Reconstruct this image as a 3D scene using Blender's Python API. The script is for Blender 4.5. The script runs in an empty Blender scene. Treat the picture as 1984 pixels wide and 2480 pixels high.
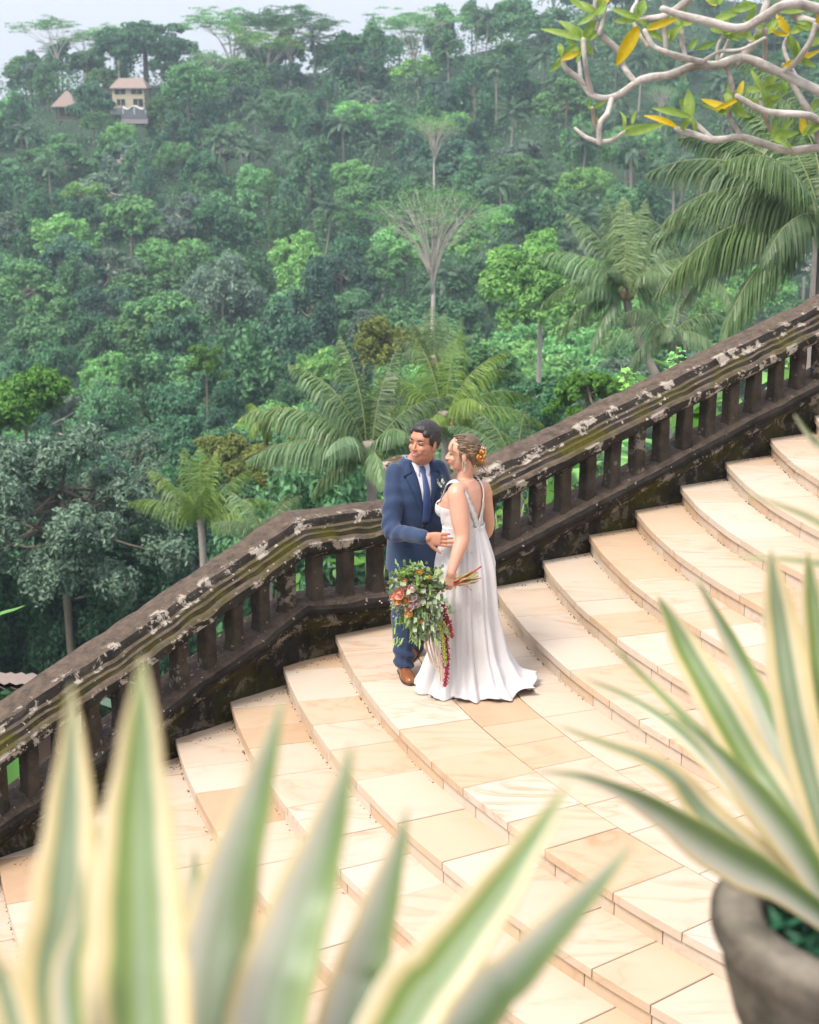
import bpy, math, random
import numpy as np
from mathutils import Vector

# ------------------------------------------------------------------ camera, sky, sun, exposure
SC = bpy.context.scene
COL = SC.collection
FPX, PITCH, CAMH = 4000.0, math.atan(0.28), 4.03        # focal length in source pixels, pitch, eye height over the landing
cam = bpy.data.cameras.new("camera"); camo = bpy.data.objects.new("camera", cam); COL.objects.link(camo)
camo.location = (0, 0, CAMH); camo.rotation_euler = (math.pi/2 - PITCH, 0, 0)
cam.sensor_fit = 'VERTICAL'; cam.sensor_height = 36.0; cam.lens = 36.0*FPX/2480.0
cam.clip_start = 0.05; cam.clip_end = 3000
cam.dof.use_dof = True; cam.dof.focus_distance = 10.75; cam.dof.aperture_fstop = 4.3
SC.camera = camo
SC.render.resolution_x = 819; SC.render.resolution_y = 1024

SUN_EL, SUN_AZ = math.radians(56), math.radians(226)    # azimuth clockwise from +Y: behind the camera, to the right
W = bpy.data.worlds.new("World"); SC.world = W; W.use_nodes = True
nt = W.node_tree; bg = nt.nodes['Background']
sky = nt.nodes.new('ShaderNodeTexSky'); sky.sky_type = 'NISHITA'; sky.sun_disc = False
sky.sun_elevation = SUN_EL; sky.sun_rotation = SUN_AZ; sky.air_density = 1.3; sky.dust_density = 6.0; sky.ozone_density = 1.0
veil = nt.nodes.new('ShaderNodeMix'); veil.data_type = 'RGBA'; veil.inputs[0].default_value = .55; veil.inputs[7].default_value = (5.0, 5.0, 5.45, 1)   # thin bright overcast
nt.links.new(sky.outputs[0], veil.inputs[6]); nt.links.new(veil.outputs[2], bg.inputs[0]); bg.inputs[1].default_value = 0.15
sl = bpy.data.lights.new("sun", 'SUN'); sl.energy = 1.9; sl.angle = math.radians(17); sl.color = (1.0, 0.95, 0.90)
so = bpy.data.objects.new("sun", sl); COL.objects.link(so)
sd = Vector((math.sin(SUN_AZ)*math.cos(SUN_EL), math.cos(SUN_AZ)*math.cos(SUN_EL), math.sin(SUN_EL)))
so.rotation_euler = sd.to_track_quat('Z', 'Y').to_euler(); so.location = (10, -10, 30)
SC.view_settings.view_transform = 'Standard'; SC.view_settings.look = 'None'
SC.view_settings.exposure = 1.08; SC.view_settings.gamma = 1.0
SC.render.engine = 'CYCLES'
try:
    SC.cycles.volume_bounces = 0; SC.cycles.max_bounces = 6; SC.cycles.transparent_max_bounces = 8
    SC.cycles.diffuse_bounces = 3
except Exception: pass

# ------------------------------------------------------------------ helpers
A3 = np.array
def at(u, v, y):                                        # point of the plane Y=y seen at source pixel (u, v)
    a = (u-992)/FPX; b = (1240-v)/FPX
    d = A3([a, math.cos(PITCH)+b*math.sin(PITCH), -math.sin(PITCH)+b*math.cos(PITCH)])
    return d*(y/d[1]) + A3([0, 0, CAMH])
def on(u, v, z):
    a = (u-992)/FPX; b = (1240-v)/FPX
    d = A3([a, math.cos(PITCH)+b*math.sin(PITCH), -math.sin(PITCH)+b*math.cos(PITCH)])
    return d*((z-CAMH)/d[2]) + A3([0, 0, CAMH])
def norm(v): v = np.asarray(v, float); return v/(np.linalg.norm(v, axis=-1, keepdims=True)+1e-12)

def mesh(name, V, F, mat=None, smooth=True, attrs=None):
    """V (n,3); F list of arrays (m,k) or one array; attrs: name -> (domain, values)"""
    me = bpy.data.meshes.new(name)
    V = np.asarray(V, np.float32)
    FL = F if isinstance(F, list) else [F]
    FL = [np.asarray(f, np.int32) for f in FL if len(f)]
    me.vertices.add(len(V)); me.vertices.foreach_set('co', V.ravel())
    loops = np.concatenate([f.ravel() for f in FL]); tot = np.concatenate([np.full(len(f), f.shape[1], np.int32) for f in FL])
    st = np.concatenate([[0], np.cumsum(tot)[:-1]]).astype(np.int32)
    me.loops.add(len(loops)); me.loops.foreach_set('vertex_index', loops)
    me.polygons.add(len(tot)); me.polygons.foreach_set('loop_start', st); me.polygons.foreach_set('loop_total', tot)
    me.polygons.foreach_set('use_smooth', np.full(len(tot), bool(smooth)))
    me.update(calc_edges=True); me.validate()
    if attrs:
        for k, (dom, vals) in attrs.items():
            at_ = me.attributes.new(k, 'FLOAT', dom)
            if len(at_.data) == len(vals): at_.data.foreach_set('value', np.asarray(vals, np.float32))
    if mat: me.materials.append(mat)
    return me
def obj(name, me, parent=None, loc=None):
    o = bpy.data.objects.new(name, me); COL.objects.link(o)
    if parent is not None: o.parent = parent
    if loc is not None: o.location = loc
    return o
def tag(o, label=None, cat=None, group=None, kind=None):
    if label: o['label'] = label
    if cat: o['category'] = cat
    if group: o['group'] = group
    if kind: o['kind'] = kind
    return o
def thing(name, label, cat, loc=(0, 0, 0), group=None):
    o = bpy.data.objects.new(name, None); COL.objects.link(o); o.location = loc; o.empty_display_size = .1
    return tag(o, label, cat, group)
def part(name, V, F, mat, parent, smooth=True, attrs=None, loc=True):
    """V in world coordinates; the parent's location is taken off"""
    V = np.asarray(V, float) - A3(parent.location)
    return obj(name, mesh(name, V, F, mat, smooth, attrs), parent)
def join(L):
    V = []; F4 = []; F3 = []; n = 0
    for v, f in L:
        v = np.asarray(v, float)
        for g in (f if isinstance(f, list) else [f]):
            g = np.asarray(g, int)
            if len(g) == 0: continue
            (F4 if g.shape[1] == 4 else F3).append(g+n)
        V.append(v); n += len(v)
    return np.concatenate(V), [np.concatenate(x) for x in (F4, F3) if x]

def frames(P):
    P = np.asarray(P, float); T = norm(np.gradient(P, axis=0))
    up = A3([0, 0, 1.]) if abs(T[0][2]) < .9 else A3([1., 0, 0])
    N = np.zeros_like(P); n = norm(np.cross(np.cross(T[0], up), T[0]))
    for i in range(len(P)):
        n = n - T[i]*np.dot(n, T[i]); n = norm(n); N[i] = n
    return T, N, np.cross(T, N)
def tube(P, R, n=8, cap=True, flat=1.0):
    P = np.asarray(P, float); R = np.broadcast_to(np.asarray(R, float), (len(P),))
    if cap == 'round':                                  # hemispherical ends
        T = norm(np.gradient(P, axis=0)); h = A3([.97, .8, .45])
        pre = [P[0]-T[0]*R[0]*k for k in h]; prR = [R[0]*math.sqrt(max(0, 1-k*k)) for k in h]
        po = [P[-1]+T[-1]*R[-1]*k for k in h[::-1]]; poR = [R[-1]*math.sqrt(max(0, 1-k*k)) for k in h[::-1]]
        P = np.array(pre+list(P)+po); R = np.array(prR+list(R)+poR)
    T, N, B = frames(P); a = np.linspace(0, 2*math.pi, n, endpoint=False)
    V = (P[:, None]+R[:, None, None]*(np.cos(a)[None, :, None]*N[:, None]+flat*np.sin(a)[None, :, None]*B[:, None])).reshape(-1, 3)
    m = len(P); i = np.arange(m-1)[:, None]*n; j = np.arange(n)[None, :]; k = (j+1) % n
    F = np.stack([i+j, i+k, i+n+k, i+n+j], -1).reshape(-1, 4)
    if cap:
        V = np.concatenate([V, [P[0], P[-1]]]); c0, c1 = m*n, m*n+1
        j = np.arange(n); k = (j+1) % n
        T3 = np.concatenate([np.stack([k, j, np.full(n, c0)], -1), np.stack([(m-1)*n+j, (m-1)*n+k, np.full(n, c1)], -1)])
        return V, [F, T3]
    return V, F
def spline(P, n):
    """Catmull-Rom through the points; works for any column count"""
    P = np.asarray(P, float); Q = np.concatenate([[2*P[0]-P[1]], P, [2*P[-1]-P[-2]]]); out = []
    m = len(P)-1
    for t in np.linspace(0, m, n):
        i = min(int(t), m-1); f = t-i; a, b, c, d = Q[i:i+4]
        out.append(.5*((2*b)+(-a+c)*f+(2*a-5*b+4*c-d)*f*f+(-a+3*b-3*c+d)*f**3))
    return np.array(out)
def ellip(c, r, rot=None, n=20):
    th = np.linspace(0, math.pi, n//2+1)[1:-1]; ph = np.linspace(0, 2*math.pi, n, endpoint=False)
    S = np.stack([np.sin(th)[:, None]*np.cos(ph), np.sin(th)[:, None]*np.sin(ph), np.cos(th)[:, None]*np.ones(n)], -1).reshape(-1, 3)
    V = np.concatenate([S, [[0, 0, 1], [0, 0, -1]]])*np.asarray(r, float)
    if rot is not None: V = V@np.asarray(rot).T
    m = len(th); i = np.arange(m-1)[:, None]*n; j = np.arange(n)[None]; k = (j+1) % n
    F = np.stack([i+j, i+n+j, i+n+k, i+k], -1).reshape(-1, 4); j = np.arange(n); k = (j+1) % n
    T = np.concatenate([np.stack([np.full(n, m*n), j, k], -1), np.stack([np.full(n, m*n+1), (m-1)*n+k, (m-1)*n+j], -1)])
    return V+np.asarray(c, float), [F, T]
def loft(rings, closed=True, cap=True):
    R = np.asarray(rings, float); m, n = R.shape[:2]; V = R.reshape(-1, 3)
    i = np.arange(m-1)[:, None]*n
    if closed: j = np.arange(n)[None]; k = (j+1) % n
    else: j = np.arange(n-1)[None]; k = j+1
    F = [np.stack([i+j, i+k, i+n+k, i+n+j], -1).reshape(-1, 4)]
    if cap and closed:
        V = np.concatenate([V, [R[0].mean(0), R[-1].mean(0)]]); j = np.arange(n); k = (j+1) % n
        F.append(np.concatenate([np.stack([k, j, np.full(n, m*n)], -1), np.stack([(m-1)*n+j, (m-1)*n+k, np.full(n, m*n+1)], -1)]))
    return V, F
def box(c, s, rz=0.0, bev=0.0):
    x, y, z = [k/2 for k in s]
    V = np.array([[a*x, b*y, d*z] for d in (-1, 1) for b in (-1, 1) for a in (-1, 1)], float)
    F = np.array([[0, 2, 3, 1], [4, 5, 7, 6], [0, 1, 5, 4], [2, 6, 7, 3], [0, 4, 6, 2], [1, 3, 7, 5]])
    c_, s_ = math.cos(rz), math.sin(rz); V = V@np.array([[c_, s_, 0], [-s_, c_, 0], [0, 0, 1]])
    return V+np.asarray(c, float), F
def remesh(L, voxel, smooth=4):
    V, F = join(L) if isinstance(L, list) else L
    me = mesh('tmp', V, F); o = bpy.data.objects.new('tmp', me); COL.objects.link(o)
    m = o.modifiers.new('r', 'REMESH'); m.mode = 'VOXEL'; m.voxel_size = voxel; m.use_smooth_shade = True
    s = o.modifiers.new('s', 'SMOOTH'); s.iterations = smooth; s.factor = .5
    dg = bpy.context.evaluated_depsgraph_get(); e = o.evaluated_get(dg); m2 = e.to_mesh()
    nv = len(m2.vertices); V = np.zeros(nv*3, np.float32); m2.vertices.foreach_get('co', V); V = V.reshape(-1, 3).astype(float)
    F = np.zeros(len(m2.loops), np.int32); m2.loops.foreach_get('vertex_index', F)
    tot = np.zeros(len(m2.polygons), np.int32); m2.polygons.foreach_get('loop_total', tot)
    FL = []
    st = np.concatenate([[0], np.cumsum(tot)[:-1]])
    for k in (3, 4):
        idx = st[tot == k]
        if len(idx): FL.append(F[idx[:, None]+np.arange(k)])
    e.to_mesh_clear(); bpy.data.objects.remove(o); bpy.data.meshes.remove(me)
    return V, FL
def vnoise(P, freq, seed=0):
    """cheap smooth value noise from a few sines, vectorised, about -1..1"""
    r = np.random.RandomState(seed); out = 0
    for i in range(6):
        k = norm(r.randn(3))*freq*(.6+.9*r.rand()); out = out+np.sin(P@k+r.rand()*6.28)
    return out/3.2
def vnormals(V, F):
    N = np.zeros_like(V)
    for f in (F if isinstance(F, list) else [F]):
        n = np.cross(V[f[:, 2]]-V[f[:, 0]], V[f[:, -1]]-V[f[:, 1]])
        for c in range(f.shape[1]): np.add.at(N, f[:, c], n)
    return norm(N)

# ------------------------------------------------------------------ materials
def mat(name):
    m = bpy.data.materials.new(name); m.use_nodes = True; t = m.node_tree
    return m, t, t.nodes['Principled BSDF']
def nd(t, typ, **kw):
    n = t.nodes.new(typ)
    for k, v in kw.items():
        if k.startswith('_'): n.inputs[k[1:].replace('_', ' ')].default_value = v
        else: setattr(n, k, v)
    return n
def ramp(t, fac, stops, interp='LINEAR'):
    r = t.nodes.new('ShaderNodeValToRGB'); e = r.color_ramp; e.interpolation = interp
    while len(e.elements) < len(stops): e.elements.new(.5)
    for el, (p, c) in zip(e.elements, stops): el.position = p; el.color = (*c, 1) if len(c) == 3 else c
    t.links.new(fac, r.inputs[0]); return r.outputs[0]
def mix(t, fac, a, b, mode='MIX'):
    m = t.nodes.new('ShaderNodeMix'); m.data_type = 'RGBA'; m.blend_type = mode
    for s, v in ((0, fac), (6, a), (7, b)):
        if isinstance(v, (int, float)): m.inputs[s].default_value = v
        elif isinstance(v, tuple): m.inputs[s].default_value = (*v, 1) if len(v) == 3 else v
        else: t.links.new(v, m.inputs[s])
    return m.outputs[2]
def mth(t, op, a, b=None, c=None, clamp=False):
    m = t.nodes.new('ShaderNodeMath'); m.operation = op; m.use_clamp = clamp
    for i, v in enumerate((a, b, c)):
        if v is None: continue
        if isinstance(v, (int, float)): m.inputs[i].default_value = v
        else: t.links.new(v, m.inputs[i])
    return m.outputs[0]
def noise(t, vec, scale, detail=4, rough=.6, dist=0.0, out=0):
    n = t.nodes.new('ShaderNodeTexNoise'); n.inputs['Scale'].default_value = scale; n.inputs['Detail'].default_value = detail
    n.inputs['Roughness'].default_value = rough; n.inputs['Distortion'].default_value = dist
    if vec is not None: t.links.new(vec, n.inputs['Vector'])
    return n.outputs[out]
def attr(t, name):
    a = t.nodes.new('ShaderNodeAttribute'); a.attribute_name = name; return a.outputs['Fac']
def coord(t, which='Object'): return t.nodes.new('ShaderNodeTexCoord').outputs[which]
def bump(t, bsdf, h, strength=.3, dist=.01):
    b = t.nodes.new('ShaderNodeBump'); b.inputs['Strength'].default_value = strength; b.inputs['Distance'].default_value = dist
    t.links.new(h, b.inputs['Height']); t.links.new(b.outputs[0], bsdf.inputs['Normal'])

def plain(name, col, rough=.6, var=.15, scale=20, bmp=0.0, spec=.5, sheen=0.0, bscale=None):
    m, t, b = mat(name); n = noise(t, coord(t), scale)
    c = mix(t, n, tuple(k*(1-var) for k in col), tuple(min(1, k*(1+var)) for k in col))
    t.links.new(c, b.inputs['Base Color']); b.inputs['Roughness'].default_value = rough
    b.inputs['Specular IOR Level'].default_value = spec
    if sheen: b.inputs['Sheen Weight'].default_value = sheen
    if bmp: bump(t, b, noise(t, coord(t), bscale or scale*4), bmp, .005)
    return m
def leafmat(name, dark, light, trans=.35, rough=.5, hue=.12, back=None):
    """leaf: colour from the per-leaf tint, shifted a little per plant; lets light through"""
    m, t, b = mat(name); ti = attr(t, 'tint')
    c = mix(t, ti, dark, light)
    oi = t.nodes.new('ShaderNodeObjectInfo').outputs['Random']
    hs = t.nodes.new('ShaderNodeHueSaturation'); t.links.new(c, hs.inputs['Color'])
    t.links.new(mth(t, 'MULTIPLY_ADD', oi, hue*.35, .5-hue*.17), hs.inputs['Hue'])
    t.links.new(mth(t, 'MULTIPLY_ADD', oi, -.35*hue*4, 1.12), hs.inputs['Saturation'])
    wn = t.nodes.new('ShaderNodeTexWhiteNoise'); wn.noise_dimensions = '1D'; t.links.new(oi, wn.inputs['W'])
    t.links.new(mth(t, 'MULTIPLY_ADD', wn.outputs[0], hue*5, 1-hue*2.2), hs.inputs['Value'])
    col = hs.outputs[0]
    t.links.new(col, b.inputs['Base Color']); b.inputs['Roughness'].default_value = rough; b.inputs['Specular IOR Level'].default_value = .35
    if trans:
        tr = t.nodes.new('ShaderNodeBsdfTranslucent'); t.links.new(col, tr.inputs[0]); ms = t.nodes.new('ShaderNodeMixShader')
        ms.inputs[0].default_value = trans; t.links.new(b.outputs[0], ms.inputs[1]); t.links.new(tr.outputs[0], ms.inputs[2])
        t.links.new(ms.outputs[0], t.nodes['Material Output'].inputs[0])
    return m

def sandstone():
    m, t, b = mat('sandstone'); P = coord(t); ti = attr(t, 'tint')
    off = t.nodes.new('ShaderNodeCombineXYZ')
    t.links.new(mth(t, 'MULTIPLY', ti, 91.7), off.inputs[0]); t.links.new(mth(t, 'MULTIPLY', ti, 57.3), off.inputs[1]); t.links.new(mth(t, 'MULTIPLY', ti, 33.1), off.inputs[2])
    va = t.nodes.new('ShaderNodeVectorMath'); va.operation = 'ADD'; t.links.new(P, va.inputs[0]); t.links.new(off.outputs[0], va.inputs[1]); Q = va.outputs[0]
    base = ramp(t, ti, [(0, (0.450, 0.366, 0.282)), (.14, (0.475, 0.401, 0.324)), (.24, (0.440, 0.317, 0.211)), (.34, (0.455, 0.364, 0.273)), (.47, (0.480, 0.414, 0.338)), (.60, (0.450, 0.342, 0.240)), (.68, (0.465, 0.381, 0.296)), (.82, (0.482, 0.416, 0.343)), (.93, (0.400, 0.272, 0.169)), (.96, (0.455, 0.351, 0.254))], 'CONSTANT')
    sq = t.nodes.new('ShaderNodeMapping'); t.links.new(Q, sq.inputs[0]); sq.inputs['Rotation'].default_value = (0, 0, .5); sq.inputs['Scale'].default_value = (.55, 1.6, 1.6)
    n1 = noise(t, sq.outputs[0], 1.5, 5, .5, 1.1)                    # swirling bands
    w = mth(t, 'PINGPONG', mth(t, 'MULTIPLY', n1, 6.0), .5)
    band = ramp(t, w, [(0, (1, 1, 1)), (.06, (.5, .5, .5)), (.30, (0, 0, 0))])
    patch = ramp(t, noise(t, Q, 1.1, 2), [(.42, (0, 0, 0)), (.68, (1, 1, 1))])
    bf = mth(t, 'MULTIPLY', band, patch); bf = mth(t, 'MULTIPLY', bf, .7)
    c = mix(t, bf, base, (.36, .195, .095))
    bl = ramp(t, noise(t, Q, 2.3, 5, .65, .6), [(.35, (0, 0, 0)), (.75, (1, 1, 1))])
    c = mix(t, mth(t, 'MULTIPLY', bl, .35), c, (.51, .38, .26))
    sp = ramp(t, noise(t, P, 60, 6, .75), [(.60, (0, 0, 0)), (.82, (1, 1, 1))])
    c = mix(t, mth(t, 'MULTIPLY', sp, .25), c, (.27, .2, .14))
    di = ramp(t, noise(t, P, .9, 6, .7, .5), [(.55, (0, 0, 0)), (.8, (1, 1, 1))])
    c = mix(t, mth(t, 'MULTIPLY', di, .22), c, (.34, .28, .22))
    t.links.new(c, b.inputs['Base Color']); b.inputs['Roughness'].default_value = .82; b.inputs['Specular IOR Level'].default_value = .25
    h = mth(t, 'ADD', noise(t, P, 90, 5, .7), mth(t, 'MULTIPLY', noise(t, P, 9, 4), 1.5)); bump(t, b, h, .35, .004)
    return m
def oldstone(name, dark, mid, top, moss=1.0, lichen=1.0, ls=26.0, ns=5):
    m, t, b = mat(name); P = coord(t); geo = t.nodes.new('ShaderNodeNewGeometry')
    n = noise(t, P, ns, 8, .7); c = mix(t, ramp(t, n, [(.3, (0, 0, 0)), (.7, (1, 1, 1))]), dark, mid)
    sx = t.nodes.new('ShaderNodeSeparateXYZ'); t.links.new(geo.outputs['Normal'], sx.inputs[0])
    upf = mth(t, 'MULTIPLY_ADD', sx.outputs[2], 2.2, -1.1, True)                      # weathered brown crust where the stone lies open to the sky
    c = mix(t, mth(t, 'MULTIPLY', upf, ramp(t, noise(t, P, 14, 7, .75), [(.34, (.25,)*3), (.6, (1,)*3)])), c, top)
    mo = mth(t, 'MULTIPLY', ramp(t, noise(t, P, 3.2, 6, .65, .3), [(.42, (0, 0, 0)), (.62, (1, 1, 1))]), attr(t, 'moss'))
    c = mix(t, mth(t, 'MULTIPLY', mo, moss*.8), c, mix(t, noise(t, P, 30), (.030, .030, .004), (.095, .085, .010)))
    vo = t.nodes.new('ShaderNodeTexVoronoi'); vo.inputs['Scale'].default_value = ls; vo.inputs['Randomness'].default_value = 1
    pj = t.nodes.new('ShaderNodeVectorMath'); pj.operation = 'ADD'; t.links.new(P, pj.inputs[0])
    nz = t.nodes.new('ShaderNodeTexNoise'); nz.inputs['Scale'].default_value = 40; t.links.new(P, nz.inputs['Vector'])
    sc = t.nodes.new('ShaderNodeVectorMath'); sc.operation = 'SCALE'; sc.inputs['Scale'].default_value = .03; t.links.new(nz.outputs['Color'], sc.inputs[0]); t.links.new(sc.outputs[0], pj.inputs[1])
    t.links.new(pj.outputs[0], vo.inputs['Vector'])
    wv = t.nodes.new('ShaderNodeSeparateColor'); t.links.new(vo.outputs['Color'], wv.inputs[0])
    size = mth(t, 'MULTIPLY', mth(t, 'POWER', wv.outputs[0], 3.0), .42)
    zone = ramp(t, noise(t, P, 2.6, 3), [(.38, (.25,)*3), (.62, (1, 1, 1))])
    spot = mth(t, 'LESS_THAN', vo.outputs['Distance'], mth(t, 'MULTIPLY', size, zone))
    big = ramp(t, noise(t, P, 7.5, 7, .72, .4), [(.535, (0, 0, 0)), (.58, (1, 1, 1))])
    big = mth(t, 'MULTIPLY', big, attr(t, 'lich'))
    lf = mth(t, 'MAXIMUM', mth(t, 'MULTIPLY', spot, attr(t, 'spots')), big)
    lc = mix(t, noise(t, P, 20), (.22, .19, .155), (.40, .36, .30))
    c = mix(t, mth(t, 'MULTIPLY', lf, lichen), c, lc)
    t.links.new(c, b.inputs['Base Color']); b.inputs['Roughness'].default_value = .92; b.inputs['Specular IOR Level'].default_value = .15
    h = mth(t, 'ADD', noise(t, P, 45, 8, .75), mth(t, 'MULTIPLY', noise(t, P, 8, 5), 1.2)); bump(t, b, h, .8, .012)
    return m
def variegated():
    """across = -1..1 over the blade: cream margins, green and grey-green stripes in the middle"""
    m, t, b = mat('variegated_leaf'); a = attr(t, 'across'); s = attr(t, 'seed')
    P = coord(t)
    a2 = mth(t, 'ADD', a, mth(t, 'MULTIPLY', mth(t, 'SUBTRACT', s, .5), .25))
    f = mth(t, 'MULTIPLY_ADD', a2, .5, .5)
    cr = (.58, .46, .20); cr2 = (.56, .50, .34); g = (.10, .20, .03); g2 = (.06, .14, .03); gg = (.24, .30, .19)
    wg = (.40, .40, .31); dg = (.07, .155, .015); og = (.15, .24, .015)
    A = ramp(t, f, [(0, cr), (.28, cr2), (.33, (.15, .22, .12)), (.42, (.12, .20, .10)), (.52, gg), (.58, (.13, .21, .10)), (.68, (.12, .19, .08)), (.74, cr), (1, cr2)])
    B = ramp(t, f, [(0, cr), (.20, cr2), (.26, gg), (.33, g), (.46, (.17, .26, .13)), (.52, (.19, .28, .15)), (.56, og), (.70, dg), (.75, og), (.79, cr), (1, cr2)])
    Cc = ramp(t, f, [(0, cr), (.10, (.2, .27, .05)), (.15, g), (.30, dg), (.42, (.10, .19, .08)), (.50, (.20, .26, .16)), (.62, gg), (.70, wg), (.82, (.42, .42, .34)), (.90, cr2), (1, cr)])
    c = mix(t, mth(t, 'GREATER_THAN', s, .36), A, B); c = mix(t, mth(t, 'GREATER_THAN', s, .7), c, Cc)
    c = mix(t, .12, c, (.6, .56, .42)); c = mix(t, .2, c, noise(t, P, 25, 4, out=0), 'SOFT_LIGHT')
    t.links.new(c, b.inputs['Base Color']); b.inputs['Roughness'].default_value = .42
    tr = t.nodes.new('ShaderNodeBsdfTranslucent'); t.links.new(c, tr.inputs[0]); ms = t.nodes.new('ShaderNodeMixShader'); ms.inputs[0].default_value = .25
    t.links.new(b.outputs[0], ms.inputs[1]); t.links.new(tr.outputs[0], ms.inputs[2]); t.links.new(ms.outputs[0], t.nodes['Material Output'].inputs[0])
    return m

M = {}
M['sandstone'] = sandstone()
M['grout'] = plain('grout', (.12, .085, .055), .95, .3, 30)
M['stone'] = oldstone('weathered_stone', (.008, .0075, .007), (.042, .037, .032), (.125, .093, .070))
M['baluster'] = oldstone('baluster_stone', (.018, .015, .013), (.095, .078, .063), (.10, .080, .064), .3, .6, 18)
M['pot'] = oldstone('pot_stone', (.025, .022, .018), (.15, .13, .105), (.27, .24, .19), .5, .6, 60, 16)
M['bark'] = plain('bark', (.16, .13, .10), .9, .4, 8, .6)
M['pale_bark'] = plain('pale_bark', (.42, .38, .33), .85, .3, 6, .5)
M['palm_trunk'] = plain('palm_trunk', (.24, .21, .18), .9, .35, 5, .6)
M['leaf_mid'] = leafmat('leaf_mid', (0.032, 0.101, 0.044), (0.175, 0.372, 0.147))
M['leaf_dark'] = leafmat('leaf_dark', (0.019, 0.071, 0.041), (0.109, 0.253, 0.126))
M['leaf_light'] = leafmat('leaf_light', (0.068, 0.192, 0.057), (0.280, 0.550, 0.182))
M['leaf_bright'] = leafmat('leaf_bright', (.045, .12, .025), (.16, .33, .07), hue=.04)
M['leaf_grey'] = leafmat('leaf_grey', (0.066, 0.118, 0.086), (0.237, 0.342, 0.237))
M['leaf_yellow'] = leafmat('leaf_yellow', (.09, .12, .03), (.24, .27, .07), hue=.04)
M['leaf_lit'] = leafmat('leaf_lit', (0.055, 0.101, 0.069), (0.250, 0.354, 0.250), .25, hue=.02)  # silvery highlight of lit leaf clumps, put into the leaf colour
M['palm_leaf'] = leafmat('palm_leaf', (.035, .085, .025), (.20, .29, .14), .3, .38)
M['palm_dark'] = leafmat('palm_dark', (.015, .045, .018), (.095, .16, .085), .25, .32, hue=.03)
M['palm_far'] = leafmat('palm_far', (.06, .12, .06), (.27, .34, .21), .25, .35, hue=.05)
M['palm_bright'] = leafmat('palm_bright', (.07, .14, .02), (.25, .35, .10), .35, .38, hue=.03)
M['rachis'] = plain('rachis', (.17, .20, .07), .5)
M['ground'] = plain('ground', (.018, .045, .018), .95, .5, .8, .5)
M['variegated'] = variegated()
# ------------------------------------------------------------------ the curved sandstone stairs
CX, CY, RISE = 8.81, 12.79, 0.14
U0 = A3([.96, 12.06]); UD = norm(A3([3.29, 13.37])-U0); L0 = A3([-2.53, 9.46]); L1 = A3([-.54, 11.24]); LD = norm(L1-L0)
def Rk(k): return 9.47-.40*k if k <= 0 else 8.21-.39*(k-1)
def wall_theta(r):
    """angle at which the ring of radius r meets the foot of the balustrade"""
    best = None
    for O, D, lo, hi in ((U0, UD, -1.75, 30), (L0, LD, -30, 2.668)):
        w = O-A3([CX, CY]); bq = w@D; cq = w@w-r*r; di = bq*bq-cq
        if di < 0: continue
        for s in (-bq-math.sqrt(di), -bq+math.sqrt(di)):
            if lo <= s <= hi+.02:
                q = w+D*s; th = math.atan2(q[1], q[0]) % (2*math.pi)
                if math.pi*.75 < th < math.pi*1.35 and (best is None or abs(th-3.25) < abs(best-3.25)): best = th
    return best if best is not None else 3.1
rng = np.random.RandomState(5)
def slab(r0, r1, ta0, ta1, tb, z, th, tint, bev=.0035, jit=.0):
    """a slab of a ring: r0<r<r1, from the angles ta (at r0, r1) to tb; top at z"""
    L = r1*(tb-ta1); n = max(2, int(L/.10)+1); prof = [(0, r1, -th), (0, r1, -bev), (bev, r1-bev, 0), (bev, r0+bev, 0), (0, r0, -bev), (0, r0, -th)]
    rings = []
    for e, i in [(0, 0)]+[(1, i) for i in range(n+1)]+[(0, n)]:
        f = i/n; row = []
        for (d, r, dz) in prof:
            q = (r-r0)/(r1-r0+1e-9); ta = ta0+(ta1-ta0)*q; a0 = ta+bev/r; a1 = tb-bev/r
            if e == 0:
                an = ta if i == 0 else tb; zz = dz if dz < 0 else -bev; zz = min(zz, -bev)
                rr = r
            else: an = a0+(a1-a0)*f; zz = dz; rr = r
            rr += 0 if e == 0 else .0015*math.sin(an*67+z*50)
            row.append([CX+rr*math.cos(an), CY+rr*math.sin(an), z+zz+jit])
        rings.append(row)
    V, F = loft(rings, closed=True, cap=False); m = len(prof)
    V = np.concatenate([V, [np.mean(rings[0], 0), np.mean(rings[-1], 0)]]); j = np.arange(m); k = (j+1) % m; N = len(rings)
    T = np.concatenate([np.stack([k, j, np.full(m, N*m)], -1), np.stack([(N-1)*m+j, (N-1)*m+k, np.full(m, N*m+1)], -1)])
    return V, [F[0], T], np.full(len(F[0])+len(T), tint)
def collect(S):
    V, F = join([(v, f) for v, f, t in S])
    # tint per face in the same order as join(): quads first, then triangles
    t4 = np.concatenate([np.full(len(f[0]), t[0]) for v, f, t in S]); t3 = np.concatenate([np.full(len(f[1]), t[0]) for v, f, t in S])
    return V, F, np.concatenate([t4, t3])
stairs = thing('stone_staircase', 'curved flight of pale peach sandstone steps running down beside the mossy balustrade', 'staircase', (1.2, 9.4, 0))
TEND = math.radians(263)
GAP = .0075
def ring_slabs(r0, r1, z, th, lo, hi, jitz=.002, first=None):
    S = []; w0, w1 = wall_theta(r0)-.01, wall_theta(r1)-.01; t = max(w0, w1)+(first if first else rng.uniform(.5, 1.))*lo/r1
    ta0, ta1 = w0, w1
    while ta1 < TEND:
        tb = min(t, TEND); S.append(slab(r0+GAP/2, r1-GAP/2, ta0, ta1, tb-GAP/2/r1, z, th, rng.rand(), jit=rng.uniform(-jitz, jitz)))
        ta0 = ta1 = tb+GAP/2/r1; t = tb+rng.uniform(lo, hi)/r1
    return S
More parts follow.
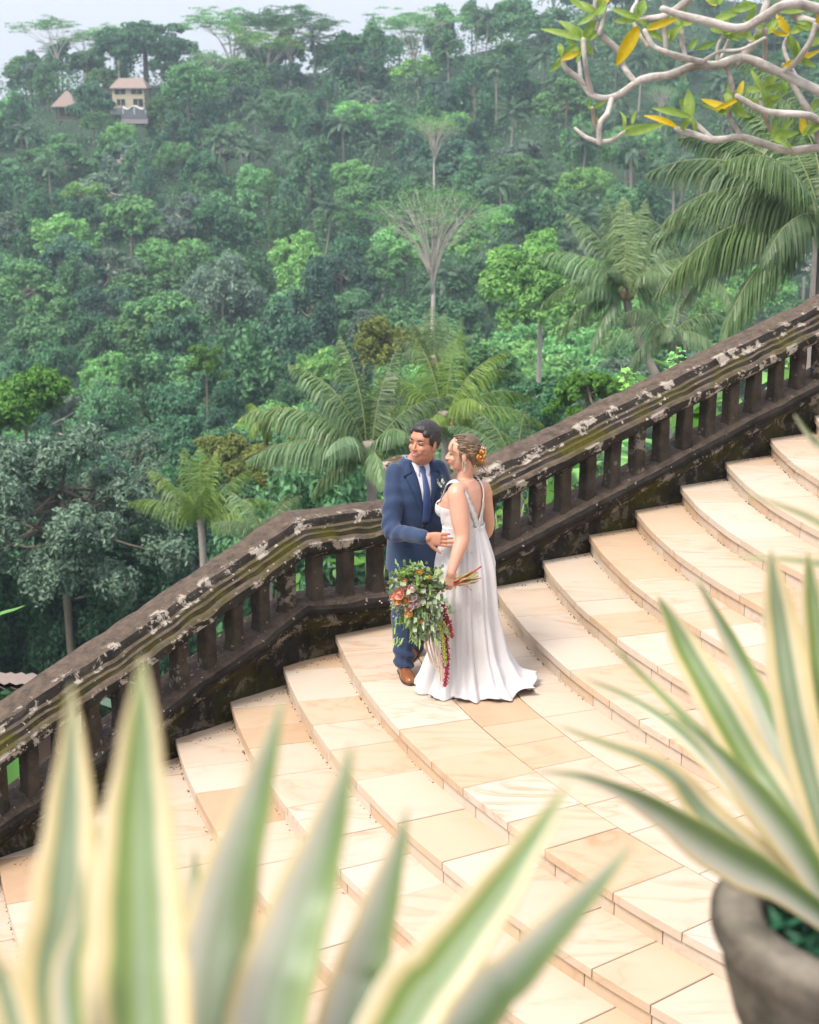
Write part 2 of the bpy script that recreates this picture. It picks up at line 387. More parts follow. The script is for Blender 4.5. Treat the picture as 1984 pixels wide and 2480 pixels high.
for k in range(-15, 15):
    z = k*RISE; Rout = Rk(k); Rin = Rk(k+1)+.0
    if k == 0:
        S = ring_slabs(Rout-.47, Rout+.02, z, .05, .34, .60)
        S += ring_slabs(Rout-.47-.42, Rout-.47, z, .05, .32, .62)
        S += ring_slabs(Rin-.03, Rout-.47-.42, z, .05, .34, .56)
        V, F, ti = collect(S); part('landing_paving', V, F, M['sandstone'], stairs, False, {'tint': ('FACE', ti)})
    else:
        S = ring_slabs(Rin-.03, Rout+.02, z, .05, .30, .64)
        V, F, ti = collect(S); part('tread', V, F, M['sandstone'], stairs, False, {'tint': ('FACE', ti)})
    S = ring_slabs(Rout-.04, Rout, z-.051, .089, .22, .55, 0)
    S = [(v+0, f, t) for v, f, t in S]
    V, F, ti = collect(S); part('riser', V, F, M['sandstone'], stairs, False, {'tint': ('FACE', ti)})
    # mortar bed under the slabs
    th = np.linspace(wall_theta(Rout)-.02, TEND, 60); th0 = np.linspace(wall_theta(Rin)-.02, TEND, 60)
    ro, ri = Rout-.006, Rin-.05
    rings = [[[CX+ro*math.cos(a), CY+ro*math.sin(a), z-.16], [CX+ro*math.cos(a), CY+ro*math.sin(a), z-.008],
              [CX+ri*math.cos(b_), CY+ri*math.sin(b_), z-.008], [CX+ri*math.cos(b_), CY+ri*math.sin(b_), z-.16]] for a, b_ in zip(th, th0)]
    V, F = loft(rings); part('mortar_bed', V, F, M['grout'], stairs, False)
# grit and dead leaf crumbs in the inner corners
V = []; 
for k in range(-6, 10):
    r = Rk(k)
    for i in range(110):
        w = wall_theta(r+.1)
        if rng.rand() < .35: rr = r+rng.rand()**2*.34; a = wall_theta(rr)+abs(rng.normal(0, .004))+.016
        else: rr = r+.004+abs(rng.normal(0, .006)); a = w+rng.uniform(0, .32)**1.2
        V.append([CX+rr*math.cos(a), CY+rr*math.sin(a), (k-1)*RISE+.003])
V = A3(V); n = len(V); s = rng.uniform(.003, .010, n)
d = norm(rng.randn(n, 3)); e = norm(np.cross(d, rng.randn(n, 3))); d[:, 2] *= .3; e[:, 2] *= .3
q = np.stack([V-d*s[:, None], V-e*s[:, None]*.6, V+d*s[:, None], V+e*s[:, None]*.6+A3([0, 0, .006])], 1).reshape(-1, 3)
M['crumb'] = plain('crumb', (.10, .065, .03), .9, .5, 60)
o = obj('dry_leaf_crumbs', mesh('dry_leaf_crumbs', q, np.arange(4*n).reshape(-1, 4), M['crumb'], False)); tag(o, 'dark dry leaf crumbs and grit gathered in the step corners', 'debris', kind='stuff')

# ------------------------------------------------------------------ the mossy balustrade
UN = A3([UD[1], -UD[0]]); LN = A3([LD[1], -LD[0]])
KA = L0+LD*2.33                                          # lower kink
KB = A3([.05, 11.535])                                   # upper kink, where the pier stands
PL = [L0-LD*4.5, KA, KB, U0+UD*6.5]                      # plan line of the foot of the wall on the stair side
def zline(which):
    off = {'top': (.0, .0), 'bot': (.0, .0)}[which] if which in ('top', 'bot') else 0
base = {'top': (1.175, .308, .880, .362), 'bot': (.868, .308, .628, .358), 'low': (.590, .318, .322, .358)}
def heights(key):
    u0, us, lz, ls = base[key]
    zL = lz-ls*(2.33+4.5); return [zL, lz, u0+us*((KB-U0)@UD), u0+us*6.5]
def sweep(profile, key, step=.035, seed=1, rough=.004, outset=0.0):
    """profile: (d outwards to the stair side, h above the height line); swept along the plan line with mitres"""
    hs = heights(key); P = [A3([*p, z]) for p, z in zip(PL, hs)]; rings = []; pr = A3(profile)
    for i in range(len(P)):
        a = P[max(0, i-1)]; b = P[min(len(P)-1, i+1)]; c = P[i]
        d1 = norm((c-a)[:2]) if i > 0 else norm((b-c)[:2]); d2 = norm((b-c)[:2]) if i < len(P)-1 else d1
        n1 = A3([d1[1], -d1[0]]); n2 = A3([d2[1], -d2[0]]); n = norm(n1+n2); sc = 1/max(.5, n@n1)
        rings.append([[c[0]+n[0]*d*sc, c[1]+n[1]*d*sc, c[2]+h] for d, h in pr])
    R = A3(rings); out = []
    for i in range(len(R)-1):
        L = np.linalg.norm(R[i+1].mean(0)-R[i].mean(0)); m = max(2, int(L/step))
        for j in range(m): out.append(R[i]+(R[i+1]-R[i])*(j/m))
    out.append(R[-1]); out = A3(out); sh = out.shape; Q = out.reshape(-1, 3)
    nn = np.stack([vnoise(Q, 38, seed), vnoise(Q, 38, seed+1), vnoise(Q, 30, seed+2)], -1)+1.6*np.stack([vnoise(Q, 9, seed+3), vnoise(Q, 9, seed+4), vnoise(Q, 9, seed+5)], -1)
    chip = np.clip(vnoise(Q, 22, seed+9)-.35, 0, 1)[:, None]*A3([[0, 0, -.02]])
    return loft((Q+nn*rough+chip*(rough/.004)).reshape(sh), closed=True)
def dens(prof, n=3):
    out = []
    for i in range(len(prof)):
        a, b = A3(prof[i]), A3(prof[(i+1) % len(prof)]); m = max(1, int(np.linalg.norm(b-a)/.03))
        for j in range(m): out.append(a+(b-a)*j/m)
    return out
bal = thing('stone_balustrade', 'dark mossy stone balustrade with lichen spots, stepping down beside the sandstone stairs', 'balustrade', (-.4, 11.35, .2))
RAIL = [(-.22, .0), (-.22, -.08), (-.16, -.24), (.10, -.245), (.135, -.215), (.15, -.195), (.185, -.185), (.19, -.125), (.165, -.108), (.135, -.104), (.125, -.085), (.122, -.075), (.098, -.068),
        (.09, -.055), (.085, -.045), (.06, -.035), (.05, -.01), (.035, .015), (-.06, .035), (-.16, .03)]
def stone_part(name, VF, mossf=1., spots=1., lich=1., material='stone'):
    V, F = VF; n = len(V)
    return part(name, V, F, M[material], bal, False, {'moss': ('POINT', np.full(n, mossf)), 'spots': ('POINT', np.full(n, spots)), 'lich': ('POINT', np.full(n, lich))})
V, F = sweep(dens(RAIL), 'top', seed=3, rough=.0035)
# moss grows in the grooves of the moulding, lichen on the fascia below it
m = len(dens(RAIL)); idx = np.arange(len(V)-2) % m; pd = A3(dens(RAIL)); dd = np.concatenate([pd[idx], [[0, 0], [0, 0]]])
mo = np.clip(1-np.abs(dd[:, 1]+.085)/.075, 0, 1)*(dd[:, 0] > 0)*1.25; li = ((dd[:, 1] < -.11) & (dd[:, 0] > .1) | (np.abs(dd[:, 1]+.01) < .035) & (dd[:, 0] > 0)).astype(float)
sp = ((dd[:, 1] < .0) & (dd[:, 0] > 0)).astype(float)
part('handrail', V, F, M['stone'], bal, False, {'moss': ('POINT', mo), 'spots': ('POINT', sp), 'lich': ('POINT', li)})
LOW = [(-.20, -.02), (-.20, -.22), (.06, -.22), (.085, -.175), (.10, -.165), (.125, -.155), (.13, -.125), (.115, -.11), (.14, -.10), (.165, -.08), (.17, -.05), (.155, -.02), (.13, -.005), (.05, .005), (-.1, .0)]
V, F = sweep(dens(LOW), 'low', seed=23, rough=.003)
m = len(dens(LOW)); idx = np.arange(len(V)-2) % m; pd = A3(dens(LOW)); dd = np.concatenate([pd[idx], [[0, 0], [0, 0]]])
part('lower_rail', V, F, M['stone'], bal, False, {'moss': ('POINT', np.clip((-.08-dd[:, 1])*14, 0, 1)), 'spots': ('POINT', np.full(len(V), .8)), 'lich': ('POINT', (dd[:, 1] < -.10)*.6)})
stone_part('plinth', sweep(dens([(-.17, -.2), (-.17, -1.6), (.05, -1.6), (.05, -.2)]), 'low', step=.08, seed=43, rough=.004), .8, .1, .25)
# balusters
def seg(i): return PL[i], PL[i+1], heights('low')[i], heights('low')[i+1], heights('top')[i], heights('top')[i+1]
bi = 0
for i in range(3):
    a, b, la, lb, ta, tb = seg(i); L = np.linalg.norm(b-a); d = (b-a)/L; n = A3([d[1], -d[0]]); m = int(round(L/.228)) if i != 1 else 4
    for j in range(m):
        f = (j+.5)/m
        if i == 2 and f*L < .16: continue
        c = a+d*f*L+n*.035; z0 = la+(lb-la)*f-.03; z1 = ta+(tb-ta)*f-.2
        V, F = box([0, 0, 0], [1, 1, 1]); nz = 9; rings = []
        for q in range(nz):
            z = z0+(z1-z0)*q/(nz-1); fl = 1+.35*max(0, 1-q/1.2)*.6+(.15 if q == nz-1 else 0)
            hw, hd = .047*fl, .056*fl; ch = .010
            sq = [(-hw+ch, -hd), (hw-ch, -hd), (hw, -hd+ch), (hw, hd-ch), (hw-ch, hd), (-hw+ch, hd), (-hw, hd-ch), (-hw, -hd+ch)]
            rings.append([[c[0]+d[0]*x+n[0]*y, c[1]+d[1]*x+n[1]*y, z] for x, y in sq])
        R = A3(rings); Q = R.reshape(-1, 3); Q = Q+.0035*np.stack([vnoise(Q, 40, bi), vnoise(Q, 40, bi+1), 0*Q[:, 0]], -1)
        V, F = loft(Q.reshape(R.shape)); nn_ = len(V)
        part('baluster', V, F, M['baluster'], bal, False, {'moss': ('POINT', np.full(nn_, .5)), 'spots': ('POINT', np.full(nn_, .7)), 'lich': ('POINT', np.full(nn_, float(bi % 4 == 1)))}); bi += 1
# pier and urn finial
ang = math.atan2(UD[1], UD[0])-.08; pc = A3([KB[0]+.00, KB[1]+.03])
V, F = box([*(pc+UN*-.0), .20], [.30, .32, 1.30], ang)
rings = []
for z, w in [(-.5, .17), (.30, .17), (.34, .15), (.62, .15), (.66, .18), (.84, .19), (.90, .165), (.93, .12)]:
    rings.append([[pc[0]+w*(math.cos(ang+a)*1.0), pc[1]+w*math.sin(ang+a), z] for a in [math.pi/4+math.pi/2*q for q in range(4)]])
R = A3(rings); V, F = loft(R*1.0); stone_part('pier', (V, F), .4, .6, .8)
prof = [(.90, .09), (.95, .075), (.98, .055), (1.01, .06), (1.04, .085), (1.09, .125), (1.14, .145), (1.17, .15), (1.185, .135), (1.19, .10), (1.20, .06), (1.215, .0)]
rings = [[[pc[0]-.09+r*math.cos(a)*(1+.03*math.sin(3*a+z*9)), pc[1]+r*math.sin(a), z] for a in np.linspace(0, 2*math.pi, 28, endpoint=False)] for z, r in prof]
V, F = loft(rings); V = V+.006*np.stack([vnoise(V, 30, 5), vnoise(V, 30, 6), vnoise(V, 30, 7)], -1); stone_part('urn_finial', (V, F), .7, 1., 1.)

# ------------------------------------------------------------------ viewing terrace the camera stands on
M['terrace'] = plain('terrace_stone', (.42, .35, .27), .9, .2, 6, .3)
ter = thing('viewing_terrace', 'pale stone terrace with a low wall, above and facing the curved steps', 'terrace', (0, 0, 2.3))
V, F = box([1.0, -1.8, -.2], [10, 8.4, 5.0]); part('retaining_wall', V, F, M['terrace'], ter, False)
V, F = box([1.0, -1.79, 2.34], [10.08, 8.46, .08]); part('paving', V, F, M['terrace'], ter, False)
# ------------------------------------------------------------------ the valley: terrain
VT = A3([[16, 1900], [22, 1780], [30, 1640], [45, 1500], [60, 1400], [80, 1250], [110, 1090], [150, 915], [190, 740], [240, 540], [290, 345], [330, 185], [350, 150], [380, 160], [460, 330]], float)
def canopy_v(Y, u):
    v = np.interp(Y, VT[:, 0], VT[:, 1]); k = np.clip((np.asarray(u)-450)/900., 0, 1.25)
    far = np.clip((Y-150)/180., 0, 1)
    return v-165*k*far - 20*np.sin(np.asarray(u)/210.)*far + 60*np.clip((400-np.asarray(u))/400., 0, 1)*np.exp(-((Y-150)/60.)**2)
def ground_at(u, Y): P = at(u, float(canopy_v(Y, u)), Y); P[2] -= (10.5-4*min(1, max(0, (Y-230)/90))) if Y > 45 else 2+8.5*max(0, (Y-16))/29.; return P
gu = np.linspace(-1500, 3500, 90); gy = np.concatenate([np.linspace(13.9, 60, 24), np.linspace(66, 340, 60), np.linspace(350, 460, 12)])
G = np.array([[ground_at(u, y) for u in gu] for y in gy])
G[:, :, 2] += vnoise(G.reshape(-1, 3)*A3([1, 1, 0]), .08, 3).reshape(G.shape[:2])*1.2*np.clip((gy[:, None]-40)/60, 0, 1)
# the bank directly under the balustrade and below the terrace, then far flanks
pre = G[0].copy(); pre[:, 1] = -60; pre[:, 0] *= 6; pre[:, 2] = np.minimum(-6., pre[:, 2]-6)
far = G[-1].copy(); far[:, 1] = 1400; far[:, 0] *= 3; far[:, 2] = -60
V, F = loft(np.concatenate([pre[None], G, far[None]]), closed=False)
g = obj('ground', mesh('ground', V, F, M['ground'])); tag(g, kind='structure')

# ------------------------------------------------------------------ leaf clouds
def leafcloud(P, N, size, rs, asp=.5, droop=0.0):
    """one pointed leaf face per point; N = preferred facing"""
    n = len(P); T = norm(np.cross(N, rs.randn(n, 3))); T[:, 2] -= droop; T = norm(T); B = norm(np.cross(N, T)); s = np.asarray(size)*np.ones(n); s = (s*rs.uniform(.65, 1.3, n))[:, None]
    bend = norm(N)*s*.12
    return np.stack([P-T*s*.5-bend, P-B*s*asp*.5+T*s*.02, P+T*s*.5-bend, P+B*s*asp*.5+T*s*.02], 1).reshape(-1, 3), np.arange(4*n).reshape(-1, 4)
def crown(seed, R, H, lobes, per, leaf, lo=-.3, lobe=(.28, .46), flat=.8, droop=0., asp=.5, sub=5, jitter=.22):
    """crown of lobes, each lobe of smaller leaf clumps; origin at the crown's middle. returns V, F, tint, lobe centres"""
    rs = np.random.RandomState(seed); C = []
    while len(C) < lobes:
        d = norm(rs.randn(3)); 
        if d[2] < lo: continue
        C.append(d*A3([R, R, H])*rs.uniform(.45, .82))
    C = A3(C); P = []; N = []; tint = []; tips = []
    for c in C:
        r = R*rs.uniform(*lobe)
        d = norm(rs.randn(sub*3, 3)+A3([0, 0, .5])+norm(c)*.5); cc = c+d*r*rs.uniform(.5, .95, (sub*3, 1))*A3([1, 1, flat]); tips.append(c)
        for q in cc:
            k = max(3, per//(sub*3)); rr = r*rs.uniform(.28, .48); dd = norm(rs.randn(k, 3)+A3([0, 0, .35])); p = q+dd*rr*rs.uniform(.55, 1.05, (k, 1))*A3([1, 1, flat*.8])
            p[:, 2] -= droop*rs.rand(k)**2*r
            P.append(p); N.append(norm(dd+rs.randn(k, 3)*jitter+A3([0, 0, .45]))); tint.append(np.clip(rs.rand()*.55+rs.rand(k)*.45, 0, 1))
    P = np.concatenate(P); N = np.concatenate(N); V, F = leafcloud(P, N, leaf, rs, asp, droop*.6)
    return V, F, np.concatenate(tint), A3(tips)
def limbs(tips, base_z, r0, rs, fork=-.2, every=1, n=6, lean=(0, 0)):
    """trunk from base_z up, limbs curving out to the lobe centres"""
    L = []; z1 = min(tips[:, 2].min()*.8, 0)+fork; top = A3([lean[0], lean[1], tips[:, 2].max()*.7])
    trunk = spline([[0, 0, base_z], [lean[0]*.2+rs.normal(0, .1), lean[1]*.2, base_z*.6], [lean[0]*.5, lean[1]*.5, z1], [*(top[:2]*.8), top[2]*.5], top], 14)
    L.append(tube(trunk, np.linspace(r0, r0*.2, 14), n))
    for i, t in enumerate(tips[::every]):
        s = trunk[7+rs.randint(0, 5)]; m = (s+t)/2+A3([0, 0, -abs(rs.normal(0, .15))*np.linalg.norm(t-s)*.5]); L.append(tube(spline([s, m, t], 7), np.linspace(r0*.36, r0*.07, 7), 5))
    return join(L)
def tree_proto(name, seed, R, H, base, lobes, per, leaf, mat_, bark='bark', r0=.28, **kw):
    V, F, ti, tips = crown(seed, R, H, lobes, per, leaf, **kw); tv, tf = limbs(tips, base, r0, np.random.RandomState(seed+1))
    return dict(name=name, crown=mesh('crown', V, F, M[mat_], False, {'tint': ('FACE', ti)}), trunk=mesh('trunk', tv, tf, M[bark]))
def place(proto, loc, s, rz, label, cat='tree', group=None, name=None, tilt=(0, 0), sz=None):
    r = thing(name or proto['name'], label, cat, loc, group); r.rotation_euler = (tilt[0], tilt[1], rz); r.scale = (s, s, sz or s)
    for k in ('crown', 'trunk'):
        if proto.get(k): c = obj(k, proto[k], r)
    return r
B = 'broadleaf_tree'
K = {}
K['mid'] = [tree_proto(B, 11, 5, 4.2, -11, 16, 460, .52, 'leaf_mid'), tree_proto(B, 12, 5, 5.2, -11, 20, 400, .50, 'leaf_mid', lobe=(.22, .40)), tree_proto(B, 13, 5, 3.4, -11, 14, 520, .56, 'leaf_mid', droop=.3)]
K['dark'] = [tree_proto(B, 21, 5, 4.6, -11, 18, 420, .55, 'leaf_dark'), tree_proto(B, 22, 5, 3.8, -11, 12, 620, .50, 'leaf_dark', droop=.4)]
K['tall'] = [tree_proto(B, 31, 3.6, 6.5, -11, 22, 340, .50, 'leaf_mid', droop=.9, flat=1.2), tree_proto(B, 32, 3.2, 6.8, -11, 20, 340, .46, 'leaf_dark', droop=1.2, flat=1.3)]
K['light'] = [tree_proto(B, 41, 4.8, 4.0, -11, 18, 420, .44, 'leaf_light'), tree_proto(B, 42, 4.4, 3.4, -11, 14, 460, .42, 'leaf_light', lobe=(.3, .5))]
K['grey'] = [tree_proto(B, 51, 4.6, 4.2, -11, 20, 360, .52, 'leaf_grey', lobe=(.18, .34), bark='pale_bark')]

KN = {'mid': [tree_proto(B, 111, 5, 4.2, -11, 26, 900, .27, 'leaf_mid', lobe=(.18, .32), sub=7), tree_proto(B, 112, 5, 5.0, -11, 30, 800, .25, 'leaf_mid', lobe=(.16, .30), sub=7)], 'dark': [tree_proto(B, 121, 5, 4.6, -11, 28, 900, .28, 'leaf_dark', lobe=(.17, .30), droop=.4, sub=6)],
      'tall': [tree_proto(B, 131, 3.6, 6.5, -11, 30, 700, .26, 'leaf_mid', droop=.9, flat=1.2, lobe=(.2, .34))], 'light': [tree_proto(B, 141, 4.8, 4.0, -11, 26, 850, .24, 'leaf_light', lobe=(.18, .32), sub=7)], 'grey': [tree_proto(B, 151, 4.6, 4.2, -11, 26, 700, .26, 'leaf_grey', lobe=(.15, .28), bark='pale_bark')]}
def umbrella(seed, R=7, H=14, n=9, leaf=.34, per=900, lmat='leaf_light', spread=.9, bark='pale_bark', r0=.22, layers=3):
    """albizia: pale limbs fanning up from a fork into thin flat plates of fine foliage; origin at the fork's foot"""
    rs = np.random.RandomState(seed); L = []; P = []; N = []; ti = []
    fork = A3([0, 0, H*.42]); L.append(tube(spline([[0, 0, -3], [.2, .1, H*.2], fork], 7), np.linspace(r0*1.5, r0, 7), 7))
    for i in range(n):
        a = i*2.4+rs.rand()*.5; rr = R*spread*math.sqrt((i+.6)/n); t = A3([rr*math.cos(a), rr*math.sin(a), H*rs.uniform(.80, .99)-rr*.12])
        m = fork*.4+t*.6+A3([0, 0, -H*.06])-A3([math.cos(a), math.sin(a), 0])*rr*.22
        s = fork-A3([0, 0, rs.uniform(0, H*.18)]); path = spline([s, m, t], 10); L.append(tube(path, np.linspace(r0*.55, r0*.10, 10), 5))
        for b in range(5):
            s2 = path[4+rs.randint(0, 5)]; e = t+A3([*(rs.randn(2)*R*.24), rs.uniform(-.07, .04)*H]); L.append(tube(spline([s2, (s2+e)/2+A3([0, 0, -.2]), e], 6), np.linspace(r0*.2, r0*.06, 6), 4))
            for l in range(layers):
                q = e+A3([*(rs.randn(2)*R*.13), rs.uniform(-.05, .04)*H]); k = per//(5*layers); ra = R*rs.uniform(.10, .20); d = rs.randn(k, 2)*.55
                P.append(q+np.c_[d*ra, -.25*(d**2).sum(1)*ra*.35+rs.normal(0, .10, k)]); N.append(norm(rs.randn(k, 3)*.5+A3([0, 0, 1]))); ti.append(np.clip(rs.rand()*.5+rs.rand(k)*.5, 0, 1))
    V, F = leafcloud(np.concatenate(P), np.concatenate(N), leaf, rs, .5); tv, tf = join(L)
    return dict(name='umbrella_tree', crown=mesh('crown', V, F, M[lmat], False, {'tint': ('FACE', np.concatenate(ti))}), trunk=mesh('trunk', tv, tf, M[bark]))
UM = [umbrella(3, n=9), umbrella(5, n=7, per=600), umbrella(8, R=8, n=12, per=1100, lmat='leaf_mid')]
UMN = umbrella(14, R=5.4, H=12.5, n=24, per=230, leaf=.20, lmat='leaf_light', r0=.15, layers=3)

# ------------------------------------------------------------------ palms
def frond(L, az, el, bend, rs, pairs=46, leaf=.95, wid=.05, sag=.5, twist=0., seg=14, fold=.65, tips=1.0):
    s = np.linspace(0, 1, seg); an = el-bend*s**1.35; st = L/(seg-1); x = np.concatenate([[0], np.cumsum(np.cos(an[:-1])*st)]); z = np.concatenate([[0], np.cumsum(np.sin(an[:-1])*st)])
    side0 = twist*s*s*L*.3; h = A3([math.cos(az), math.sin(az), 0]); sd = A3([-math.sin(az), math.cos(az), 0])
    P = h*x[:, None]+sd*side0[:, None]+A3([0, 0, 1])*z[:, None]; R = np.linspace(.032, .005, seg)*L/5
    rv, rf = tube(P, R, 5, False)
    q = np.repeat(np.linspace(.10, .995, pairs), 2)+rs.uniform(-.006, .006, pairs*2); q = np.clip(q, 0, 1); sg = np.tile([1., -1.], pairs)
    idx = q*(seg-1); i0 = np.minimum(idx.astype(int), seg-2); f = (idx-i0)[:, None]; B0 = P[i0]*(1-f)+P[i0+1]*f; T = norm(P[i0+1]-P[i0])
    prof = np.sin(np.clip(q*.9+.12, 0, 1)*math.pi)**.55*(1-.35*q)*leaf*rs.uniform(.85, 1.08, len(q))
    Nn = norm(np.cross(T, sd)); Nn = np.where(Nn[:, 2:3] < 0, -Nn, Nn)
    D = norm(sd*sg[:, None]*fold+T*(.42+.5*q[:, None]*tips)+Nn*.12-A3([0, 0, 1])*sag*rs.uniform(.6, 1.25, (len(q), 1)))
    mid = B0+D*prof[:, None]*.5; D2 = norm(D-A3([0, 0, 1])*(.35+sag*.8)); tip = mid+D2*prof[:, None]*.5
    Wd = norm(np.cross(D, Nn+rs.randn(len(q), 3)*.25))*wid*.5
    V = np.stack([B0-Wd*.6, B0+Wd*.6, mid+Wd, mid-Wd, tip+Wd*.12, tip-Wd*.12], 1).reshape(-1, 3); n = np.arange(len(q))[:, None]*6
    F = np.concatenate([n+A3([0, 1, 2, 3]).astype(int), n+A3([3, 2, 4, 5]).astype(int)]); return (rv, rf), (V, F), P
def palm_parts(fronds, rs, **kw):
    RV, LV, ti = [], [], []
    for (L, az, el, bend, tw) in fronds:
        r, l, P = frond(L, az, el, bend, rs, twist=tw, **kw); RV.append(r); LV.append(l); ti.append(np.tile(np.clip(rs.rand()*.5+rs.rand(len(l[0])//6)*.5, 0, 1), 2))
    v, f = join(LV); return join(RV), (v, f), np.concatenate(ti)
def palm_proto(seed, n=20, L=4.2, H=11, pairs=26, wid=.11, leafm='palm_far', lean=.8, leaf=1.0):
    rs = np.random.RandomState(seed); fr = [(L*rs.uniform(.85, 1.1), i*2.399+rs.normal(0, .15), 1.25-1.55*(i/n)+rs.normal(0, .08), rs.uniform(.9, 1.5), rs.normal(0, .15)) for i in range(n)]
    (rv, rf), (lv, lf), ti = palm_parts(fr, rs, pairs=pairs, wid=wid, seg=10, leaf=leaf)
    tr = spline([[lean, .3, -H], [lean*.5, .2, -H*.6], [.05, 0, -H*.2], [0, 0, .1]], 12); tv, tf = tube(tr, np.linspace(.2, .12, 12), 8)
    V, F = join([(rv, rf), (lv, lf)])[0], None
    V, F = join([(rv, rf), (lv, lf)]); nq = len(F[0]); tint = np.concatenate([np.full(len(rf), .8), ti])
    return dict(name='coconut_palm', crown=mesh('crown', V, F, M[leafm], False, {'tint': ('FACE', tint)}), trunk=mesh('trunk', tv, tf, M['palm_trunk']))
PALM = [palm_proto(1), palm_proto(2, n=17, lean=-1.), palm_proto(3, n=22, lean=1.6), palm_proto(7, n=18, lean=.2)]

# ------------------------------------------------------------------ the wood on the valley sides: every tree its own object
rs = np.random.RandomState(77)
ZONES_V = [(0, 330, 'ridge'), (330, 520, 'upper hillside'), (520, 760, 'middle hillside'), (760, 1000, 'lower slope'), (1000, 3000, 'valley floor')]
ZONES_U = [(-900, 420, 'at left'), (420, 900, 'left of centre'), (900, 1350, 'right of centre'), (1350, 4000, 'at right')]
WOOD = []
KL = {'mid': 'mid green tree', 'dark': 'dark green tree', 'tall': 'tall vine-draped tree', 'light': 'pale green tree', 'grey': 'grey-green tree', 'palm': 'coconut palm', 'umb': 'flat-topped tree with pale limbs'}
GL = {'palm': 'coconut palms among the wood'}
def zone(u, v):
    a = next(t for lo, hi, t in ZONES_V if lo <= max(v, 0) < hi); b = next(t for lo, hi, t in ZONES_U if lo <= u < hi); return a, b
count = 0
avoid = [(150, 330, 200, 300), (255, 390, 185, 330)]
hero = []
def too_close(u, v, Y): return any(abs(u-a) < w and abs(v-b) < h and abs(Y-y) < d for a, b, w, h, y, d in hero)
Y = 357.
while Y > 52:
    R_px = 5.0/Y*FPX; step = R_px*(1.66 if Y > 250 else 1.52) if Y > 150 else R_px*1.42
    u = -60-rs.rand()*step
    while u < 2010+step*.4:
        uu = u+rs.normal(0, step*.16); yy = Y*(1+rs.normal(0, .012)); v = float(canopy_v(yy, uu))+rs.normal(0, 10); u += step
        wallv = 1720-.62*uu if uu < 800 else 1250-.5*(uu-900)          # hidden by the balustrade and stairs
        if v-R_px*1.0 > wallv+30: continue
        if 190 < uu < 400 and 285 < yy < 345: continue
        if 90 < uu < 200 and 300 < yy < 330: continue
        right = np.clip((uu-700)/700., 0, 1); pr = rs.rand()
        if Y > 190 and pr < .12+.42*right: kind = 'palm'
        else:
            q = rs.rand(); left = uu < 700
            kind = ('mid' if q < .36 else 'dark' if q < (.62 if Y < 230 else .5) else 'tall' if q < .78 else 'light' if q < .92 else 'grey')
            if right > .4 and Y < 200 and kind == 'dark': kind = 'light' if rs.rand() < .5 else 'mid'
            if Y < 110 and uu < 500: kind = 'dark' if rs.rand() < .7 else 'mid'
        P = at(uu, v, yy); s = rs.uniform(.72, 1.22)
        zo = zone(uu, v); lab = KL[kind]+' on the '+zo[0]+' '+zo[1]
        if yy > 300: P[2] -= 1.5
        if kind == 'palm':
            P[2] += .5+rs.rand()*3; ro_ = place(PALM[rs.randint(4)], P, rs.uniform(.85, 1.15), rs.rand()*6.28, lab, 'palm', lab)
        else: ro_ = place((KN if yy < 135 else K)[kind][rs.randint(len((KN if yy < 135 else K)[kind]))], P-A3([0, 0, 1.5*s]), s, rs.rand()*6.28, lab, 'tree', lab, sz=s*rs.uniform(.85, 1.3))
        WOOD.append((lab, uu, ro_, kind, 'on the '+zo[0]+' '+zo[1])); count += 1
    Y *= (1-.042 if Y > 240 else 1-.062 if Y > 150 else 1-.085)
ORD = 'first second third fourth fifth sixth seventh eighth ninth tenth eleventh twelfth thirteenth fourteenth fifteenth sixteenth seventeenth eighteenth nineteenth twentieth'.split()
for lb in sorted(set(w[0] for w in WOOD)):
    g_ = sorted([w for w in WOOD if w[0] == lb], key=lambda w: w[1]); pl_ = KL[g_[0][3]].replace(' tree', ' trees').replace(' palm', ' palms')
    for i, w in enumerate(g_):
        w[2]['group'] = pl_+' '+w[4]
        if len(g_) > 1: w[2]['label'] = (ORD[i] if i < 20 else str(i+1)+'th')+' from left of the '+pl_+' '+w[4]

# undergrowth that closes the gaps between the trees (nobody could count it)
U_, V_ = [], []
rs = np.random.RandomState(9); n = 3600
n = 7600; uu = np.concatenate([rs.uniform(-150, 2150, 3800), rs.uniform(-1300, -120, 1500), rs.uniform(2100, 3400, n-5300)]); yy = np.exp(rs.uniform(np.log(22), np.log(364), n)); PP = np.array([ground_at(a, b) for a, b in zip(uu, yy)])
L = []; TI = []
for P in PP:
    k = 90; r = rs.uniform(2.0, 4.0)*(1.5 if P[1] > 200 else 1)*min(1, P[1]/80+.2); d = norm(rs.randn(k, 3)+A3([0, 0, .6])); q = P+A3([0, 0, rs.uniform(-.5, 3.5)*(3.5 if abs(P[0]*FPX/(P[1]*.96)) > 1060 else 1.)*min(1, P[1]/140)])+d*r*rs.uniform(.5, 1, (k, 1)); vv, ff = leafcloud(q, norm(d+rs.randn(k, 3)*.4), .62*min(1, P[1]/120+.22), rs, .6); L.append(vv); TI.append(np.clip(rs.rand()*.35+rs.rand(k)*.4, 0, 1))
V = np.concatenate(L); o = obj('undergrowth', mesh('undergrowth', V, np.arange(len(V)).reshape(-1, 4), M['leaf_mid'], False, {'tint': ('FACE', np.concatenate(TI))})); tag(o, 'dark green undergrowth filling the gaps between the trees of the valley', 'undergrowth', kind='stuff')

